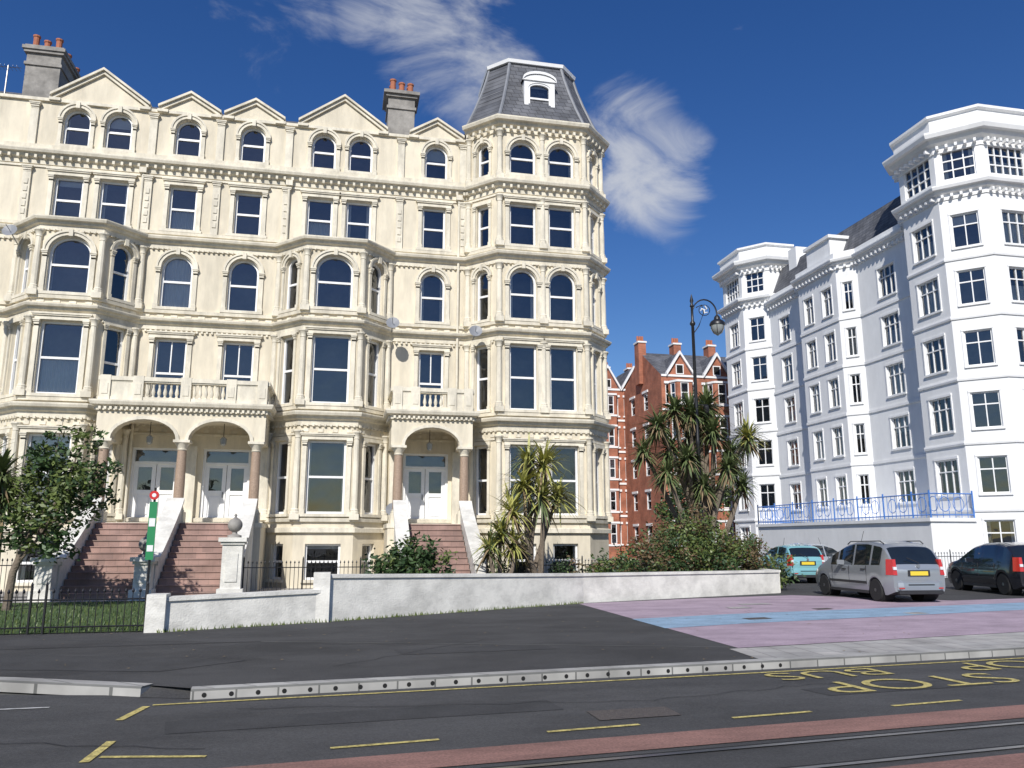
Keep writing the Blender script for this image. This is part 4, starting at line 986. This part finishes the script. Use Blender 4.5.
# ------------------------------------------------------------------ sky, sun, camera
SE,SA=math.radians(38),math.radians(-22)
sdir=Vector((math.sin(SA)*math.cos(SE),-math.cos(SA)*math.cos(SE),math.sin(SE)))
w=bpy.data.worlds.new('World');scene.world=w;w.use_nodes=True;nt=w.node_tree;nt.nodes.clear();Lk=nt.links.new
out=N(nt,'ShaderNodeOutputWorld');bg=N(nt,'ShaderNodeBackground');bg.inputs[1].default_value=.095
sky=N(nt,'ShaderNodeTexSky');sky.sky_type='NISHITA';sky.sun_disc=False;sky.sun_elevation=SE;sky.sun_rotation=math.pi-SA;sky.altitude=0;sky.air_density=1.1;sky.dust_density=.3;sky.ozone_density=4
hs=N(nt,'ShaderNodeHueSaturation');hs.inputs['Hue'].default_value=.515;hs.inputs['Saturation'].default_value=1.28;hs.inputs['Value'].default_value=1.0;Lk(sky.outputs[0],hs.inputs['Color'])
tcn=N(nt,'ShaderNodeTexCoord');Gd=tcn.outputs['Generated']
nz=N(nt,'ShaderNodeTexNoise');nz.inputs['Scale'].default_value=6;nz.inputs['Detail'].default_value=7;nz.inputs['Roughness'].default_value=.6;nz.inputs['Distortion'].default_value=.9
mpn=N(nt,'ShaderNodeMapping');mpn.inputs['Scale'].default_value=(1.0,1,1.9);mpn.inputs['Rotation'].default_value=(0,.75,0);Lk(Gd,mpn.inputs[0]);Lk(mpn.outputs[0],nz.inputs['Vector'])
mask=None
for d,rad,amp in(((.05,.80,.60),7,.8),((.09,.828,.565),7,1.),((.14,.84,.53),6,.95),((.31,.82,.46),6,.8),((.345,.829,.43),6,1.),((-.097,.813,.573),7,.5)):
    dv=Vector(d).normalized();dp=N(nt,'ShaderNodeVectorMath',operation='DOT_PRODUCT');dp.inputs[1].default_value=dv;Lk(Gd,dp.inputs[0])
    mr_=N(nt,'ShaderNodeMapRange');mr_.interpolation_type='SMOOTHSTEP';mr_.inputs[1].default_value=math.cos(math.radians(rad));mr_.inputs[2].default_value=1;mr_.inputs[4].default_value=amp;Lk(dp.outputs['Value'],mr_.inputs[0])
    if mask is None:mask=mr_.outputs[0]
    else:
        mxn=N(nt,'ShaderNodeMath',operation='MAXIMUM');Lk(mask,mxn.inputs[0]);Lk(mr_.outputs[0],mxn.inputs[1]);mask=mxn.outputs[0]
md=N(nt,'ShaderNodeMath',operation='MULTIPLY_ADD');md.inputs[1].default_value=.42;Lk(mask,md.inputs[0]);Lk(nz.outputs[0],md.inputs[2])
nr=N(nt,'ShaderNodeMapRange');nr.interpolation_type='SMOOTHSTEP';nr.inputs[1].default_value=.66;nr.inputs[2].default_value=1.08;nr.inputs[4].default_value=.8;Lk(md.outputs[0],nr.inputs[0])
mxs=mixc(nt);mxs.inputs['B'].default_value=(6.8,7.0,7.4,1);Lk(nr.outputs[0],mxs.inputs['Factor'])
Lk(hs.outputs[0],mxs.inputs['A']);Lk(mxs.outputs['Result'],bg.inputs[0]);Lk(bg.outputs[0],out.inputs[0])
sl=bpy.data.lights.new('sun','SUN');sl.energy=4.9;sl.angle=math.radians(.5);sl.color=(1,.965,.91)
so=bpy.data.objects.new('sun',sl);COL.objects.link(so);so.rotation_euler=sdir.to_track_quat('Z','Y').to_euler();so.location=(20,-30,40)
scene.view_settings.view_transform='Standard';scene.view_settings.look='None';scene.view_settings.exposure=0
cam=bpy.data.cameras.new('camera');cam.lens=36*800/1024;cam.sensor_width=36;cam.clip_end=2000
co=bpy.data.objects.new('camera',cam);COL.objects.link(co);co.location=(0,0,1.65);co.rotation_euler=(math.pi/2+math.atan(157/800),0,math.radians(-12));scene.camera=co
